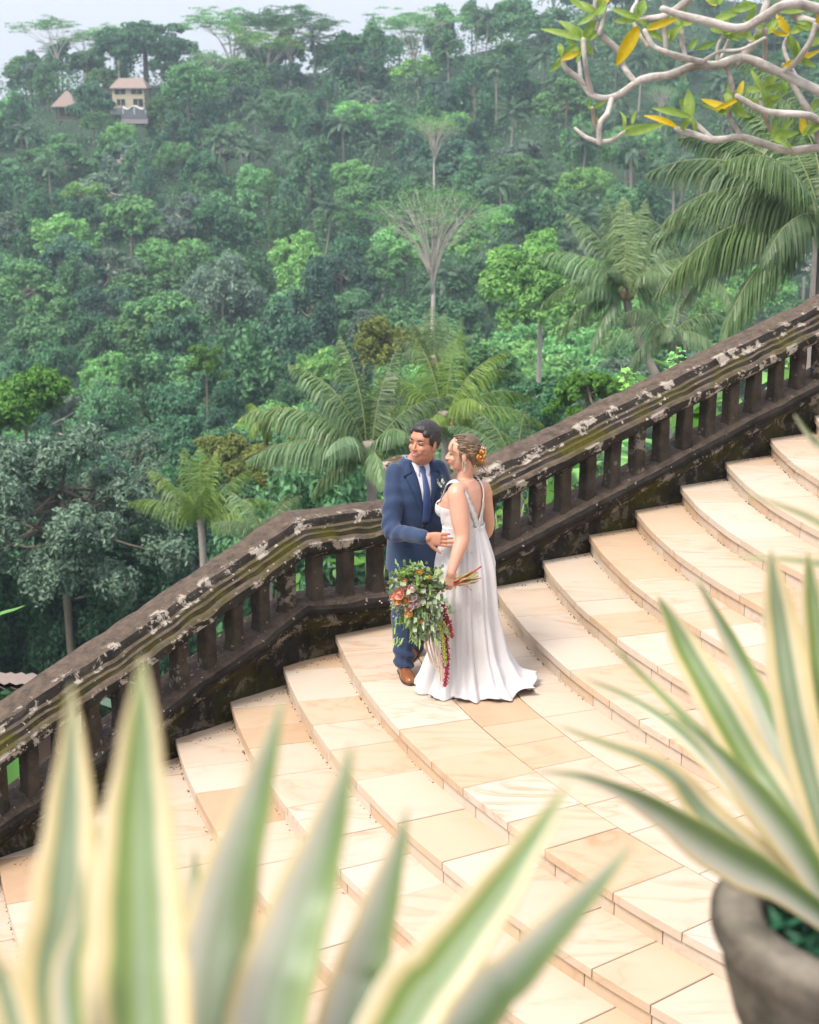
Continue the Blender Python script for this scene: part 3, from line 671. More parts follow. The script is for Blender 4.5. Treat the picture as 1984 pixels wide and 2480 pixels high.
# ------------------------------------------------------------------ skyline trees that stand out
def sky_umb(i, u, vtop, Y, wpx, lab, H=None):
    p = UM[i]; R = 7. if i < 2 else 8.; s = wpx/2*Y/FPX/R/.95; P = at(u, vtop, Y); h = (H or 14)
    place(p, (P[0], P[1], P[2]-h*s*1.0), s, u*.01, lab, 'tree')
sky_umb(1, 132, 35, 345, 150, 'tall thin umbrella tree with sparse flat crown above the left end of the ridge')
sky_umb(1, 205, 75, 352, 110, 'smaller sparse umbrella tree beside the tallest one on the left skyline')
sky_umb(1, 285, 52, 350, 140, 'lacy umbrella tree behind the round dark tree above the yellow house')
sky_umb(0, 560, 15, 345, 190, 'broad umbrella tree with pale limbs on the skyline, right of the round dark tree')
sky_umb(2, 700, 12, 342, 210, 'largest umbrella tree on the skyline, its crown rising into the sky')
sky_umb(0, 640, 60, 335, 180, 'lower umbrella tree below the pair of large ones on the skyline')
sky_umb(2, 830, 85, 345, 150, 'flat spreading tree at the right foot of the largest skyline tree')
sky_umb(0, 1005, 12, 330, 190, 'bushy umbrella tree breaking the skyline near the middle of the picture')
sky_umb(1, 500, 120, 320, 130, 'pale-limbed umbrella tree right of the yellow house')
dk = tree_proto('dome_tree', 61, 7, 4.4, -11, 34, 420, .46, 'leaf_dark', lo=-.05, flat=.55, lobe=(.2, .32), r0=.5)
P = at(352, 130, 338); place(dk, P, 1.62, .4, 'wide dark domed tree on the ridge directly above the yellow house', 'tree')
for (u, v, Y, s, k, lab) in [(60, 175, 340, .9, 'mid', 'rounded tree at the far left end of the ridge'), (250, 200, 322, .75, 'mid', 'leafy tree between the thatched pavilion and the yellow house'),
    (225, 262, 300, .95, 'dark', 'dark rounded tree right beside the thatched pavilion'), (392, 262, 296, .62, 'mid', 'small leafy tree hiding the right foot of the yellow house'), (238, 300, 292, .6, 'mid', 'small tree just below and left of the yellow house'), (300, 335, 285, .7, 'light', 'pale bush-like tree below the white terrace canopy'), (455, 215, 300, 1.25, 'light', 'large pale rounded tree just right of the yellow house'), (115, 215, 330, .8, 'tall', 'tall leafy tree rising behind the thatched pavilion')]:
    place(K[k][0], at(u, v, Y), s, u*.1, lab, 'tree')

# ------------------------------------------------------------------ buildings on the far ridge
M['roof'] = plain('terracotta_roof', (.24, .18, .15), .9, .25, 3, .4); M['thatch'] = plain('thatch', (.23, .175, .15), .95, .25, 4, .5)
M['cream'] = plain('cream_wall', (.40, .35, .24), .85, .1, 1); M['glass'] = plain('dark_window', (.02, .03, .035), .2); M['wood'] = plain('dark_wood', (.09, .055, .04), .8)
M['white'] = plain('white_canvas', (.6, .6, .6), .8, .04); M['greywall'] = plain('grey_wall', (.12, .13, .14), .9, .1, 2)
def hip(c, w, d, h, ridge, over=.5, t=.15):
    x, y = w/2+over, d/2+over; V = A3([[-x, -y, 0], [x, -y, 0], [x, y, 0], [-x, y, 0], [-ridge/2, 0, h], [ridge/2, 0, h], [-x, -y, -t], [x, -y, -t], [x, y, -t], [-x, y, -t]])+A3(c)
    return V, [np.array([[0, 1, 5, 4], [2, 3, 4, 5], [0, 6, 7, 1], [1, 7, 8, 2], [2, 8, 9, 3], [3, 9, 6, 0], [6, 9, 8, 7]]), np.array([[1, 2, 5], [3, 0, 4]])]
HY = 318.; P0 = at(312, 262, HY); k = HY/FPX*1.03
h = thing('hillside_house', 'two-storey yellow house with terracotta roof and dark windows on the far ridge', 'house', P0)
V, F = box([0, 3, 1.9], [6.0, 6, 3.8]); part('wall', V+P0, F, M['cream'], h, False)
V, F = hip([.1, 3, 3.7], 6.0, 6, 1.7, 4.6, .5); part('roof', V+P0, F, M['roof'], h, False)
for (x, z, w_, hh) in [(-1.5, 3.0, 2.0, .9), (1.6, 3.0, 2.0, .9), (-1.4, 1.1, 1.5, 1.1), (1.8, 1.0, 1.8, 1.4)]:
    V, F = box([x, .05, z], [w_, .22, hh]); wi = part('window', V+P0, F, M['glass'], h, False)
    V, F = box([x, -.06, z], [.1, .06, hh]); V = V+P0
    b = obj('window_bar', mesh('window_bar', V-P0, F, M['cream'], False), wi)
V, F = box([0, -.9, -.5], [6.4, 1.4, 1.2]); part('terrace_wall', V+P0, F, M['greywall'], h, False)
P1 = at(272, 250, 322)
h = thing('side_wing', 'small grey-purple wing with a tiled roof, left of the yellow house', 'house', P1)
M['lilac'] = plain('grey_render', (.28, .25, .26), .85, .1, 1)
V, F = box([0, 1, 1.4], [2.6, 4, 3.0]); part('wall', V+P1, F, M['lilac'], h, False); V, F = hip([0, 1, 2.9], 2.6, 4, 1.6, 1.5, .3); part('roof', V+P1, F, M['roof'], h, False)
V, F = box([0, -1.06, 1], [1.2, .2, 1.6]); part('window', V+P1, F, M['glass'], h, False)
P2 = at(160, 285, 305)
h = thing('thatched_pavilion', 'open pavilion with a tall thatched roof standing on the far hillside at left', 'pavilion', P2)
V, F = hip([0, 2, 2.0], 3.6, 3.6, 2.6, .5, .7); part('roof', V+P2, F, M['thatch'], h, False)
V, F = box([0, 2, -.1], [3.8, 3.8, .5]); part('floor', V+P2, F, M['wood'], h, False)
for x in (-1.7, 0, 1.7):
    for y in (.3, 3.7):
        V, F = box([x, y, 1.0], [.22, .22, 2.0]); part('post', V+P2, F, M['wood'], h, False)
V, F = box([0, 2, 1.0], [2.6, 2.6, 1.7]); part('back_wall', V+P2, F, M['wood'], h, False)
P3 = at(326, 283, 300)
h = thing('terrace_canopy', 'white canopy over a small dining terrace below the yellow house', 'canopy', P3)
rings = [[[x, y, .25*math.cos(x*2.4)+1.7-.12*(y-1)**2] for y in np.linspace(0, 2.4, 5)] for x in np.linspace(-2.1, 2.1, 24)]
V, F = loft(rings, closed=False); V2 = V-A3([0, 0, .12]); VV, FF = join([(V, F), (V2, F)]); part('awning', VV+P3, FF, M['white'], h)
for x in (-2, 0, 2):
    V, F = tube([[x, .1, -.6], [x, .1, 1.6]], .06, 6); part('post', V+P3, F, M['white'], h)
V, F = box([0, 1.2, -.8], [4.8, 3.2, .7]); part('deck', V+P3, F, M['lilac'], h, False)
V, F = box([0, -.3, .05], [4.6, .15, .8]); part('railing', V+P3, F, M['greywall'], h, False)
# ------------------------------------------------------------------ nearer trees and shrubs that the photograph shows one by one
def near_tree(u, v, Y, Rpx, Hpx, seed, lobes, per, leaf, lm, lab, droop=.35, bark='bark', cat='tree', nm='broadleaf_tree', base=None, **kw):
    R = Rpx*Y/FPX; H = Hpx*Y/FPX; P = at(u, v, Y); gz = ground_at(u, Y)[2]; b_ = base if base is not None else min(-H-1, gz-P[2]-1)
    p = tree_proto(nm, seed, R, H, b_, lobes, per, leaf, lm, bark, r0=kw.pop('r0', R*.05), droop=droop, **kw); return place(p, P, 1, 0, lab, cat)
near_tree(150, 1290, 54, 330, 330, 101, 44, 1000, .21, 'leaf_lit', 'big dark-leaved tree with drooping leaf clusters and bare grey limbs at lower left', droop=.5, lobe=(.14, .25), sub=6, asp=.42)
near_tree(60, 985, 70, 130, 95, 102, 14, 900, .24, 'leaf_bright', 'vivid green treetop standing out above the big dark tree at lower left', droop=.3)
near_tree(1310, 720, 105, 185, 190, 103, 34, 900, .27, 'leaf_light', 'big pale green tree right of centre, bright among darker trees', droop=.1, bark='pale_bark', lobe=(.2, .34))
near_tree(1180, 900, 85, 90, 80, 104, 14, 700, .24, 'leaf_mid', 'dense green tree just above the couple, right of the palm crown')
near_tree(700, 1150, 60, 120, 110, 105, 18, 900, .20, 'leaf_yellow', 'yellow-green shrubby tree behind the kink of the balustrade', lobe=(.2, .36))
near_tree(560, 1130, 75, 110, 100, 106, 14, 900, .2, 'leaf_yellow', 'olive-green leafy tree left of the thin betel palm', lobe=(.22, .36))
near_tree(950, 840, 95, 110, 60, 107, 14, 600, .25, 'leaf_yellow', 'yellow-green spreading tree above the palm behind the groom')
near_tree(500, 905, 120, 60, 100, 108, 12, 600, .3, 'leaf_bright', 'bright green slender tree in the dark fold of the valley', lobe=(.2, .4))
near_tree(1420, 980, 48, 105, 90, 109, 18, 900, .15, 'leaf_bright', 'bright green shrub directly behind the balustrade right of the bride', lobe=(.2, .36), droop=.1)
near_tree(1500, 955, 52, 80, 55, 110, 16, 900, .16, 'leaf_light', 'fresh green shrub behind the handrail under the leaning palm', lobe=(.2, .36), droop=.1)
near_tree(1300, 1010, 60, 110, 80, 111, 16, 900, .18, 'leaf_dark', 'dark green shrub behind the handrail beside the bright one', lobe=(.2, .36))
near_tree(330, 1150, 95, 110, 120, 112, 16, 800, .26, 'leaf_grey', 'grey-green tree in the valley behind the big dark tree')
near_tree(880, 800, 130, 70, 60, 113, 10, 500, .3, 'leaf_grey', 'silvery grey tree left of the pale-limbed tree')
near_tree(540, 700, 175, 100, 110, 115, 16, 600, .4, 'leaf_grey', 'large silvery vine-hung tree in the middle of the valley wall', droop=.9)
for (u, v, s, rz, lab, mi) in [(1045, 790, .86, .3, 'tree with a fan of bare pale limbs and thin flat crown, mid valley', 0), (1052, 430, .62, 1.4, 'slender tree with bare pale limbs halfway up the hillside above the centre', 0), (1600, 300, .45, 2., 'small tree with bare pale forked limbs high on the right hillside', 0)]:
    Y = 128 if s > .8 else 215 if s > .5 else 250
    P = at(u, v, Y); P[2] -= 13*s*.10*0; place(UMN, P, s*(1.0), rz, lab, 'tree', 'x' if False else None, 'umbrella_tree')

# ------------------------------------------------------------------ palms close behind the balustrade
def hero_palm(u, v, Y, fr, lab, lm='palm_leaf', trunk=None, seed=0, pairs=64, wid=.05, leaf=.85, nm='coconut_palm', r=.13, sag=.95, fold=.6, tips=1., cluster=True):
    rs = np.random.RandomState(seed); P = at(u, v, Y); k = Y/FPX; root = thing(nm, lab, 'palm', P)
    for i, (az, el, be, Lp) in enumerate(fr):
        (rv, rf), (lv, lf), _ = frond(Lp*k, math.radians(az)+rs.normal(0, .04), math.radians(el), be, rs, int(pairs*1.5), 1.55*leaf*Lp*k/4.2+.15, wid*.38, sag, rs.normal(0, .12), 16, fold, tips)
        ti = np.tile(np.clip(rs.rand()*.6+rs.rand(len(lv)//6)*.4, 0, 1), 2)
        ro = .12; off = A3([math.cos(math.radians(az)), math.sin(math.radians(az)), 0])*ro
        f = obj('frond', mesh('frond', lv+off, lf, M[lm], False, {'tint': ('FACE', ti)}), root); obj('rachis', mesh('rachis', rv+off, rf, M['rachis']), f)
    if trunk is None: g_ = ground_at(u, Y)[2]; pts = [[0, 0, .15], [.05, 0, -1.2], [.15, 0, (g_-P[2])*.5], [.3, 0, min(-3, g_-P[2]-1)]]
    else: pts = [at(a, b_, Y)-P for a, b_ in trunk]
    tp = spline(pts, 24); n = len(tp); rad = np.linspace(r*.8, r, n); rad[0] = r*1.2; rad[1] = r*1.1
    tv, tf = tube(tp, rad, 10); part_ = obj('trunk', mesh('trunk', tv, tf, M['palm_trunk']), root)
    if cluster:
        L = [ellip([.22*math.cos(a), .22*math.sin(a), -.25-.1*math.sin(a*3)], [.11, .11, .14], n=10) for a in np.linspace(0, 6.28, 7)[:-1]]
        V, F = join(L); obj('coconuts', mesh('coconuts', V, F, M['coconut']), root)
    return root
M['coconut'] = plain('coconut', (.22, .15, .05), .6, .4, 6)
M['dry_leaf'] = leafmat('dry_leaf', (.20, .13, .06), (.42, .30, .17), .2, hue=.02)
def ring(n, el0, el1, L, be=(1.0, 1.5), seed=0, az0=0):
    rs = np.random.RandomState(seed); return [(az0+i*137.5, el0+(el1-el0)*i/n, rs.uniform(*be), L*rs.uniform(.85, 1.1)) for i in range(n)]
hero_palm(895, 1085, 36, [(125, 84, .8, 300), (60, 80, .7, 270), (175, 72, 1.1, 300), (185, 45, 1.3, 330), (200, 20, .9, 330), (165, 8, .8, 350), (0, 60, 1.2, 250), (20, 30, 1.2, 260), (240, 40, 1.5, 230), (280, 15, 1.4, 220), (300, 50, 1.4, 210), (90, 45, 1.3, 280), (215, -10, 1.0, 200), (140, 62, 1.1, 280)],
          'large coconut palm with arching fronds behind the balustrade, left of the groom', seed=1, wid=.075, pairs=78, leaf=.8)
hero_palm(1075, 1010, 44, [(20, 70, 1.2, 240), (70, 82, .6, 230), (120, 75, .8, 220), (0, 42, 1.5, 250), (345, 25, 1.3, 260), (330, 5, 1., 240), (180, 60, 1.3, 200), (200, 30, 1.3, 220), (260, 30, 1.4, 180), (300, 50, 1.5, 200), (40, 50, 1.2, 240), (95, 60, 1., 230)],
          'yellow-green coconut palm rising behind the heads of the couple', 'palm_bright', seed=2, wid=.06, pairs=64)
hero_palm(1250, 1130, 30, [(170, 60, 1.3, 200), (130, 70, 1.2, 190), (30, 60, 1.2, 170), (80, 70, 1., 180), (200, 40, 1.3, 180)], 'low palm just behind the handrail next to the flower in the hair of the bride', seed=12, wid=.045, pairs=50)
hero_palm(1515, 700, 58, [(90, 88, .35, 225), (55, 80, .5, 230), (125, 80, .6, 235), (150, 70, .9, 240), (30, 68, .9, 235), (180, 50, 1.4, 250), (0, 45, 1.3, 250), (188, 20, 1.5, 230), (350, 12, 1.4, 240), (200, -12, 1.0, 220), (335, -15, 1.1, 210), (240, 55, 1.4, 150), (300, 50, 1.4, 150), (215, 25, 1.5, 180), (100, 60, 1.1, 220), (225, -35, .7, 190)], 'coconut palm with an upright crown and a trunk leaning to the left, right of centre', trunk=[(1515, 700), (1525, 760), (1560, 850), (1605, 940), (1640, 1010)], lm='palm_leaf', seed=3, wid=.10, pairs=60, r=.17)
hero_palm(1625, 800, 52, ring(14, 60, -45, 180, (1.2, 1.8), 4, 70), 'small drooping palm between the leaning palm and the big palm at right', seed=4, wid=.07, pairs=46)
hero_palm(2000, 520, 30, [(178, 42, 1.35, 470), (188, 30, 1.5, 440), (165, 55, 1.3, 420), (195, 5, 1.2, 480), (172, -5, 1.1, 470), (205, -25, .9, 430), (185, -40, .7, 440), (160, 15, 1.3, 460), (140, 70, 1.1, 360), (230, 10, 1.3, 330), (210, 55, 1.5, 380), (90, 60, 1.2, 360), (30, 40, 1.3, 350), (0, 10, 1.3, 350), (300, 20, 1.4, 300), (150, -15, 1.0, 440)],
          'biggest coconut palm, its long hanging fronds filling the right edge behind the handrail', seed=5, wid=.075, pairs=96, leaf=.85, r=.17, lm='palm_leaf')
hero_palm(1990, 330, 40, ring(12, 70, -20, 330, (1.0, 1.5), 6, 150), 'coconut palm behind the white frangipani branches at the upper right', seed=6, wid=.07, pairs=60)
hero_palm(1660, 640, 70, ring(14, 75, -30, 190, (1.1, 1.6), 7, 10), 'hazy palm behind the leaning palm and the big palm at right', seed=7, wid=.08, pairs=44)
hero_palm(1052, 870, 62, [(90, 86, .3, 130), (60, 78, .5, 120), (120, 80, .6, 120), (10, 60, 1.4, 120), (170, 55, 1.5, 110), (220, 45, 1.6, 110), (320, 40, 1.6, 120), (30, 70, .8, 130), (150, 72, .8, 120)], 'slim young palm with an upright reddish-green tuft above the couple', seed=8, wid=.08, pairs=34)
hero_palm(485, 1260, 50, [(90, 86, .3, 190), (50, 80, .5, 180), (130, 82, .4, 190), (20, 62, .9, 190), (165, 64, .9, 190), (0, 40, 1.2, 200), (180, 42, 1.2, 190), (340, 25, 1.1, 210), (250, 70, .8, 130), (290, 72, .7, 140)], 'young palm with a bright upright spear of fronds behind the left run of handrail', 'palm_bright', seed=9, wid=.06, pairs=50, cluster=False)
hero_palm(640, 1290, 40, ring(9, 75, 0, 160, (1.0, 1.4), 10, 10), 'low palm peeping over the handrail left of the landing', seed=10, wid=.055, pairs=44, cluster=False)
hero_palm(637, 1010, 58, ring(11, 70, -50, 72, (1.6, 2.3), 11, 0), 'thin betel palm with a small tufted crown and a bare slender stem', 'palm_bright', trunk=[(637, 1010), (640, 1060), (655, 1110), (672, 1165), (690, 1300)], seed=11, wid=.12, pairs=24, leaf=1.1, r=.07, nm='betel_palm', cluster=False)
# dry hanging fronds under the big palm
# ------------------------------------------------------------------ plants seen through and over the balustrade
def big_leaf(L, W_, rs, curl=.35, n=9, m=6, notch=True):
    s = np.linspace(0, 1, n); w = np.sin(np.clip(s, 0, 1)**.75*math.pi)**.7*W_/2; w[0] = .12*W_; rows = []
    for i in range(n): rows.append([[s[i]*L, x*w[i], -curl*L*s[i]**2+abs(x)**1.5*w[i]*.25+.01*math.sin(s[i]*40)] for x in np.linspace(-1, 1, m)])
    return loft(rows, closed=False)
def orient(V, yaw, pitch, p):
    c, s = math.cos(pitch), math.sin(pitch); R1 = A3([[c, 0, -s], [0, 1, 0], [s, 0, c]]); c, s = math.cos(yaw), math.sin(yaw); R2 = A3([[c, -s, 0], [s, c, 0], [0, 0, 1]]); return V@R1.T@R2.T+A3(p)
def leafy_plant(u, v, Y, n, L, W_, lm, lab, nm='leafy_plant', cat='plant', seed=0, spread=.25, h=.5, pit=(.1, 1.1), stemz=1.0):
    rs = np.random.RandomState(seed); P = at(u, v, Y); root = thing(nm, lab, cat, P-A3([0, 0, stemz])); LV = []; SV = []; ti = []
    for i in range(n):
        q = A3([rs.normal(0, spread), rs.normal(0, spread*.6), stemz+rs.uniform(-.5, .5)*h]); V, F = big_leaf(L*rs.uniform(.7, 1.2), W_*rs.uniform(.7, 1.2), rs); V = orient(V, rs.rand()*6.28, rs.uniform(*pit), q); LV.append((V, F)); ti.append(np.full(len(F[0]), rs.rand()))
        SV.append(tube(spline([[q[0]*.2, q[1]*.2, 0], [q[0]*.5, q[1]*.5, q[2]*.6], q], 6), .008, 5))
    V, F = join(LV); obj('leaf', mesh('leaf', V, F, M[lm], True, {'tint': ('FACE', np.concatenate(ti))}), root); V, F = join(SV); obj('stem', mesh('stem', V, F, M['rachis']), root)
    return root
leafy_plant(850, 1395, 13.2, 9, .22, .16, 'leaf_bright', 'heart-leaved plant seen between the balusters of the landing, left of the groom', seed=1, spread=.16, h=.5)
leafy_plant(915, 1370, 13.0, 7, .24, .17, 'leaf_bright', 'heart-leaved plant seen between the last baluster and the groom', seed=2, spread=.10, h=.4)
leafy_plant(745, 1430, 13.4, 8, .20, .10, 'leaf_bright', 'bright narrow-leaved plant behind the kink of the balustrade', seed=3, spread=.15, h=.4)
leafy_plant(1235, 1265, 14.5, 14, .26, .12, 'leaf_bright', 'glossy plant behind the balusters right beside the bride', seed=4, spread=.2, h=.6)
leafy_plant(1370, 1190, 15.5, 12, .5, .2, 'leaf_bright', 'broad-leaved plant behind the balusters two steps right of the bride', seed=5, spread=.3, h=.6)
leafy_plant(1500, 1130, 16, 12, .7, .22, 'leaf_light', 'long-leaved green plant behind the middle balusters of the upper run', seed=6, spread=.35, h=.7)
leafy_plant(1700, 1010, 17, 14, .7, .25, 'leaf_bright', 'leafy green plant behind the balusters high on the upper run', seed=7, spread=.4, h=.8)
leafy_plant(1900, 900, 18, 14, .6, .2, 'leaf_light', 'leafy green plant behind the topmost balusters at the right edge', seed=8, spread=.4, h=.8)
# banana plants down at the left
leafy_plant(60, 1690, 13.5, 3, 1.5, .42, 'leaf_grey', 'banana plant with one long dull green leaf above the handrail at the left edge', 'banana_plant', 'banana plant', 21, .1, .05, (-.1, .25), 1.4)
leafy_plant(90, 1880, 11.8, 6, 1.0, .38, 'leaf_bright', 'banana plant with bright green leaves seen through the lowest balusters', 'banana_plant', 'banana plant', 22, .3, .3, (-.2, .5), 1.4)
leafy_plant(-20, 1530, 14, 4, .42, .16, 'leaf_light', 'torn banana leaf tip hanging in at the left edge above the handrail', 'banana_plant', 'banana plant', 23, .05, .1, (.2, .9), 1.4)
# low terracotta roof beyond the handrail
PR = at(-20, 1700, 19.5); r_ = thing('low_roof', 'low terracotta tiled roof beyond the handrail at the left edge', 'roof', PR)
rings = []
for x in np.linspace(-3.2, 1.1, 60): rings.append([[x, y, .32-.32*y-.045*(x+1)+.02*math.cos(x*40)] for y in np.linspace(-.2, 1.6, 12)])
V, F = loft(rings, closed=False); VV, FF = join([(V, F), (V-A3([0, 0, .06]), F)]); part('tiles', VV+PR, FF, M['roof'], r_)
V, F = box([-1, .9, -2.4], [3.6, .9, 3.4]); part('wall', V+PR, F, M['wood'], r_, False)
# climbing stems that stand over the handrail
def vine(u, v0, v1, Y, lab, seed, n=26):
    rs = np.random.RandomState(seed); a = at(u, v0, Y); b = at(u+rs.uniform(-25, 25), v1, Y); root = thing('climbing_shrub', lab, 'shrub', a)
    path = spline([a-a, (b-a)*.5+A3([.04, 0, 0]), b-a], 14); V, F = tube(path, np.linspace(.008, .003, 14), 5); S = [(V, F)]; P = []; N = []; T = []
    LV = []
    for i in range(n):
        f = rs.rand()**.8; c = path[int(f*13)]; yaw = rs.rand()*6.28; l = .10*rs.uniform(.6, 1.2)*(1.1-.4*f); V, F = big_leaf(l, l*.62, rs, .3, 6, 4); e = c+A3([math.cos(yaw), math.sin(yaw), .2])*.03; LV.append((orient(V, yaw, rs.uniform(-.2, .5), e), F)); S.append(tube([c, e], .002, 4))
    V, F = join(LV); obj('leaves', mesh('leaves', V, F, M['leaf_light'], True, {'tint': ('FACE', np.full(len(F[0]), .85))}), root); V, F = join(S); obj('stem', mesh('stem', V, F, M['rachis']), root)
vine(1515, 1000, 885, 13.5, 'light green climbing shoot standing over the handrail, left of the pair', 31, 30)
vine(1620, 950, 838, 13.9, 'tall light green climbing shoot standing over the handrail below the leaning palm trunk', 32, 34)
vine(1560, 975, 915, 13.6, 'short light green shoot between the two taller ones on the handrail', 33, 16)

# ------------------------------------------------------------------ frangipani branches at the upper right
M['frangi'] = oldstone('frangipani_bark', (.14, .12, .10), (.62, .58, .54), (.66, .62, .58), .5, .9, 34)
M['frangi_leaf'] = leafmat('frangi_leaf', (.10, .18, .04), (.30, .40, .12), .4, hue=.02)
M['frangi_yellow'] = leafmat('frangi_yellow', (.38, .25, .02), (.50, .42, .08), .35, hue=.03)
FY = 6.8
fr = thing('frangipani_tree', 'frangipani tree with pale lichened branches and yellowing leaves reaching in at the upper right', 'tree', (4.2, 1.9, 2.38))
B0 = at(2160, 300, FY)
BR = [([(2160, 340), (1984, 357), (1912, 368), (1854, 345), (1797, 331), (1728, 339), (1680, 325), (1642, 310)], 15, 9), ([(1797, 331), (1765, 285), (1768, 262)], 8, 7), ([(1728, 339), (1690, 305), (1674, 284)], 9, 7),
      ([(2160, 290), (1984, 218), (1889, 178), (1800, 140), (1740, 155), (1693, 161), (1624, 184), (1570, 190), (1538, 198), (1481, 236), (1435, 230), (1406, 195), (1366, 167), (1360, 140)], 17, 7),
      ([(1481, 236), (1468, 275), (1452, 300), (1452, 345)], 9, 8), ([(1452, 345), (1420, 330), (1394, 310)], 8, 6), ([(1452, 345), (1480, 338), (1508, 318)], 8, 6), ([(1452, 340), (1438, 300), (1432, 265)], 6, 5),
      ([(1435, 230), (1420, 180), (1416, 140), (1415, 100)], 9, 7), ([(1406, 195), (1404, 165), (1400, 125)], 7, 5), ([(1538, 198), (1510, 160), (1498, 120), (1455, 85), (1442, 30), (1448, -40)], 10, 9),
      ([(1711, 155), (1660, 145), (1619, 132), (1585, 112), (1566, 72)], 10, 7), ([(1665, 148), (1655, 100), (1652, 62)], 8, 7), ([(1619, 132), (1615, 95), (1610, 60)], 7, 6), ([(1786, 150), (1826, 98), (1840, 60), (1870, -30)], 13, 12),
      ([(1700, -40), (1665, 5), (1642, 22), (1600, 42), (1546, 46)], 13, 10), ([(2160, 40), (1984, 20), (1900, 10), (1843, 40), (1797, 63), (1722, 57), (1659, 40), (1610, 20)], 17, 11), ([(2160, 120), (1984, 60), (1930, 40), (1880, -10), (1820, -50)], 15, 14),
      ([(2160, 400), (1990, 300), (1941, 282), (1843, 265), (1810, 250), (1788, 235)], 12, 8), ([(1843, 265), (1862, 300), (1876, 335)], 9, 8), ([(1843, 262), (1840, 240), (1848, 215)], 7, 6), ([(1984, 357), (1965, 300), (1950, 260), (1912, 190), (1895, 160)], 12, 9),
      ([(1889, 178), (1930, 150), (1960, 110), (1975, 60)], 10, 8), ([(1765, 285), (1775, 215), (1766, 170), (1758, 150)], 8, 8), ([(1740, 155), (1738, 110), (1752, 80)], 7, 6), ([(1693, 161), (1740, 125), (1800, 118), (1850, 95)], 6, 5), ([(1984, 218), (1940, 200), (1900, 120), (1912, 80)], 8, 6), ([(1452, 85), (1465, 40), (1470, -20)], 7, 6), ([(1820, 100), (1790, 80), (1760, 110), (1745, 140)], 6, 5), ([(1850, 140), (1854, 100), (1852, 70)], 7, 6), ([(1570, 110), (1530, 40), (1540, 0)], 7, 6)]
L = []; rs = np.random.RandomState(4); endpts = []
for bi_, (pts, r0, r1) in enumerate(BR):
    dy = rs.normal(0, .12) if bi_ not in (0, 3) else 0
    P = A3([at(a, b_, FY+(.0 if i == 0 else dy*min(1, i/2))) for i, (a, b_) in enumerate(pts)]); n = len(pts)*6; S = spline(P, n); rad = np.linspace(r0, r1, n)*FY/FPX*.76
    rad = rad*(1+.10*vnoise(S, 30, bi_)+.06*vnoise(S, 80, bi_+9)); S = S+.006*np.stack([vnoise(S, 25, 1), vnoise(S, 25, 2), vnoise(S, 25, 3)], -1)
    L.append(tube(S, rad, 10, 'round')); endpts.append((S[-1], norm(S[-1]-S[-3])))
V, F = join(L); part('branches', V, F, M['frangi'], fr, True, {'moss': ('POINT', np.full(len(V), .35)), 'spots': ('POINT', np.full(len(V), .8)), 'lich': ('POINT', np.full(len(V), .4))})
L = []
for q in [(2160, 340), (2160, 290), (2160, 40), (2160, 120), (2160, 400)]:
    a = at(*q, FY); S = spline([a, a*.6+A3([3.2, 5.2, 3.5])*.4, [3.5, 4.2, 3.3], [4.0, 2.6, 2.9]], 16); L.append(tube(S, np.linspace(.03, .07, 16), 8))
L.append(tube(spline([[4.2, 1.9, 2.3], [4.15, 2.1, 2.6], [4.0, 2.6, 2.95]], 8), np.linspace(.16, .10, 8), 12))
V, F = join(L); part('trunk', V, F, M['frangi'], fr, True, {'moss': ('POINT', np.full(len(V), .35)), 'spots': ('POINT', np.full(len(V), .8)), 'lich': ('POINT', np.full(len(V), .4))})
def strap_leaf(a, b_, wpx, Y, mt, up=.02, parent=None, tint=.5, roll=.4, base=None, nm='leaf'):
    A, B_ = (at(*a, Y) if len(a) == 2 else A3(a)), (at(*b_, Y+.03) if len(b_) == 2 else A3(b_)); D = B_-A; Ln = np.linalg.norm(D); D = D/Ln; S = norm(np.cross(D, A3([roll, -1, .25]))); Nn = norm(np.cross(S, D)); w = wpx*.8*Y/FPX
    rows = []
    for s in np.linspace(0, 1, 11):
        ww = w/2*math.sin(min(1, max(0, s))**.8*math.pi)**.65 if 0 < s < 1 else .002; c = A+D*Ln*s+Nn*up*math.sin(s*math.pi)
        rows.append([c+S*x*ww+Nn*(abs(x)*ww*.35) for x in np.linspace(-1, 1, 5)])
    V, F = loft(rows, closed=False); return part(nm, V, F, M[mt], parent, True, {'tint': ('FACE', np.clip(tint+.3*np.random.RandomState(int(a[0]) % 999).rand(len(F[0])), 0, 1))})
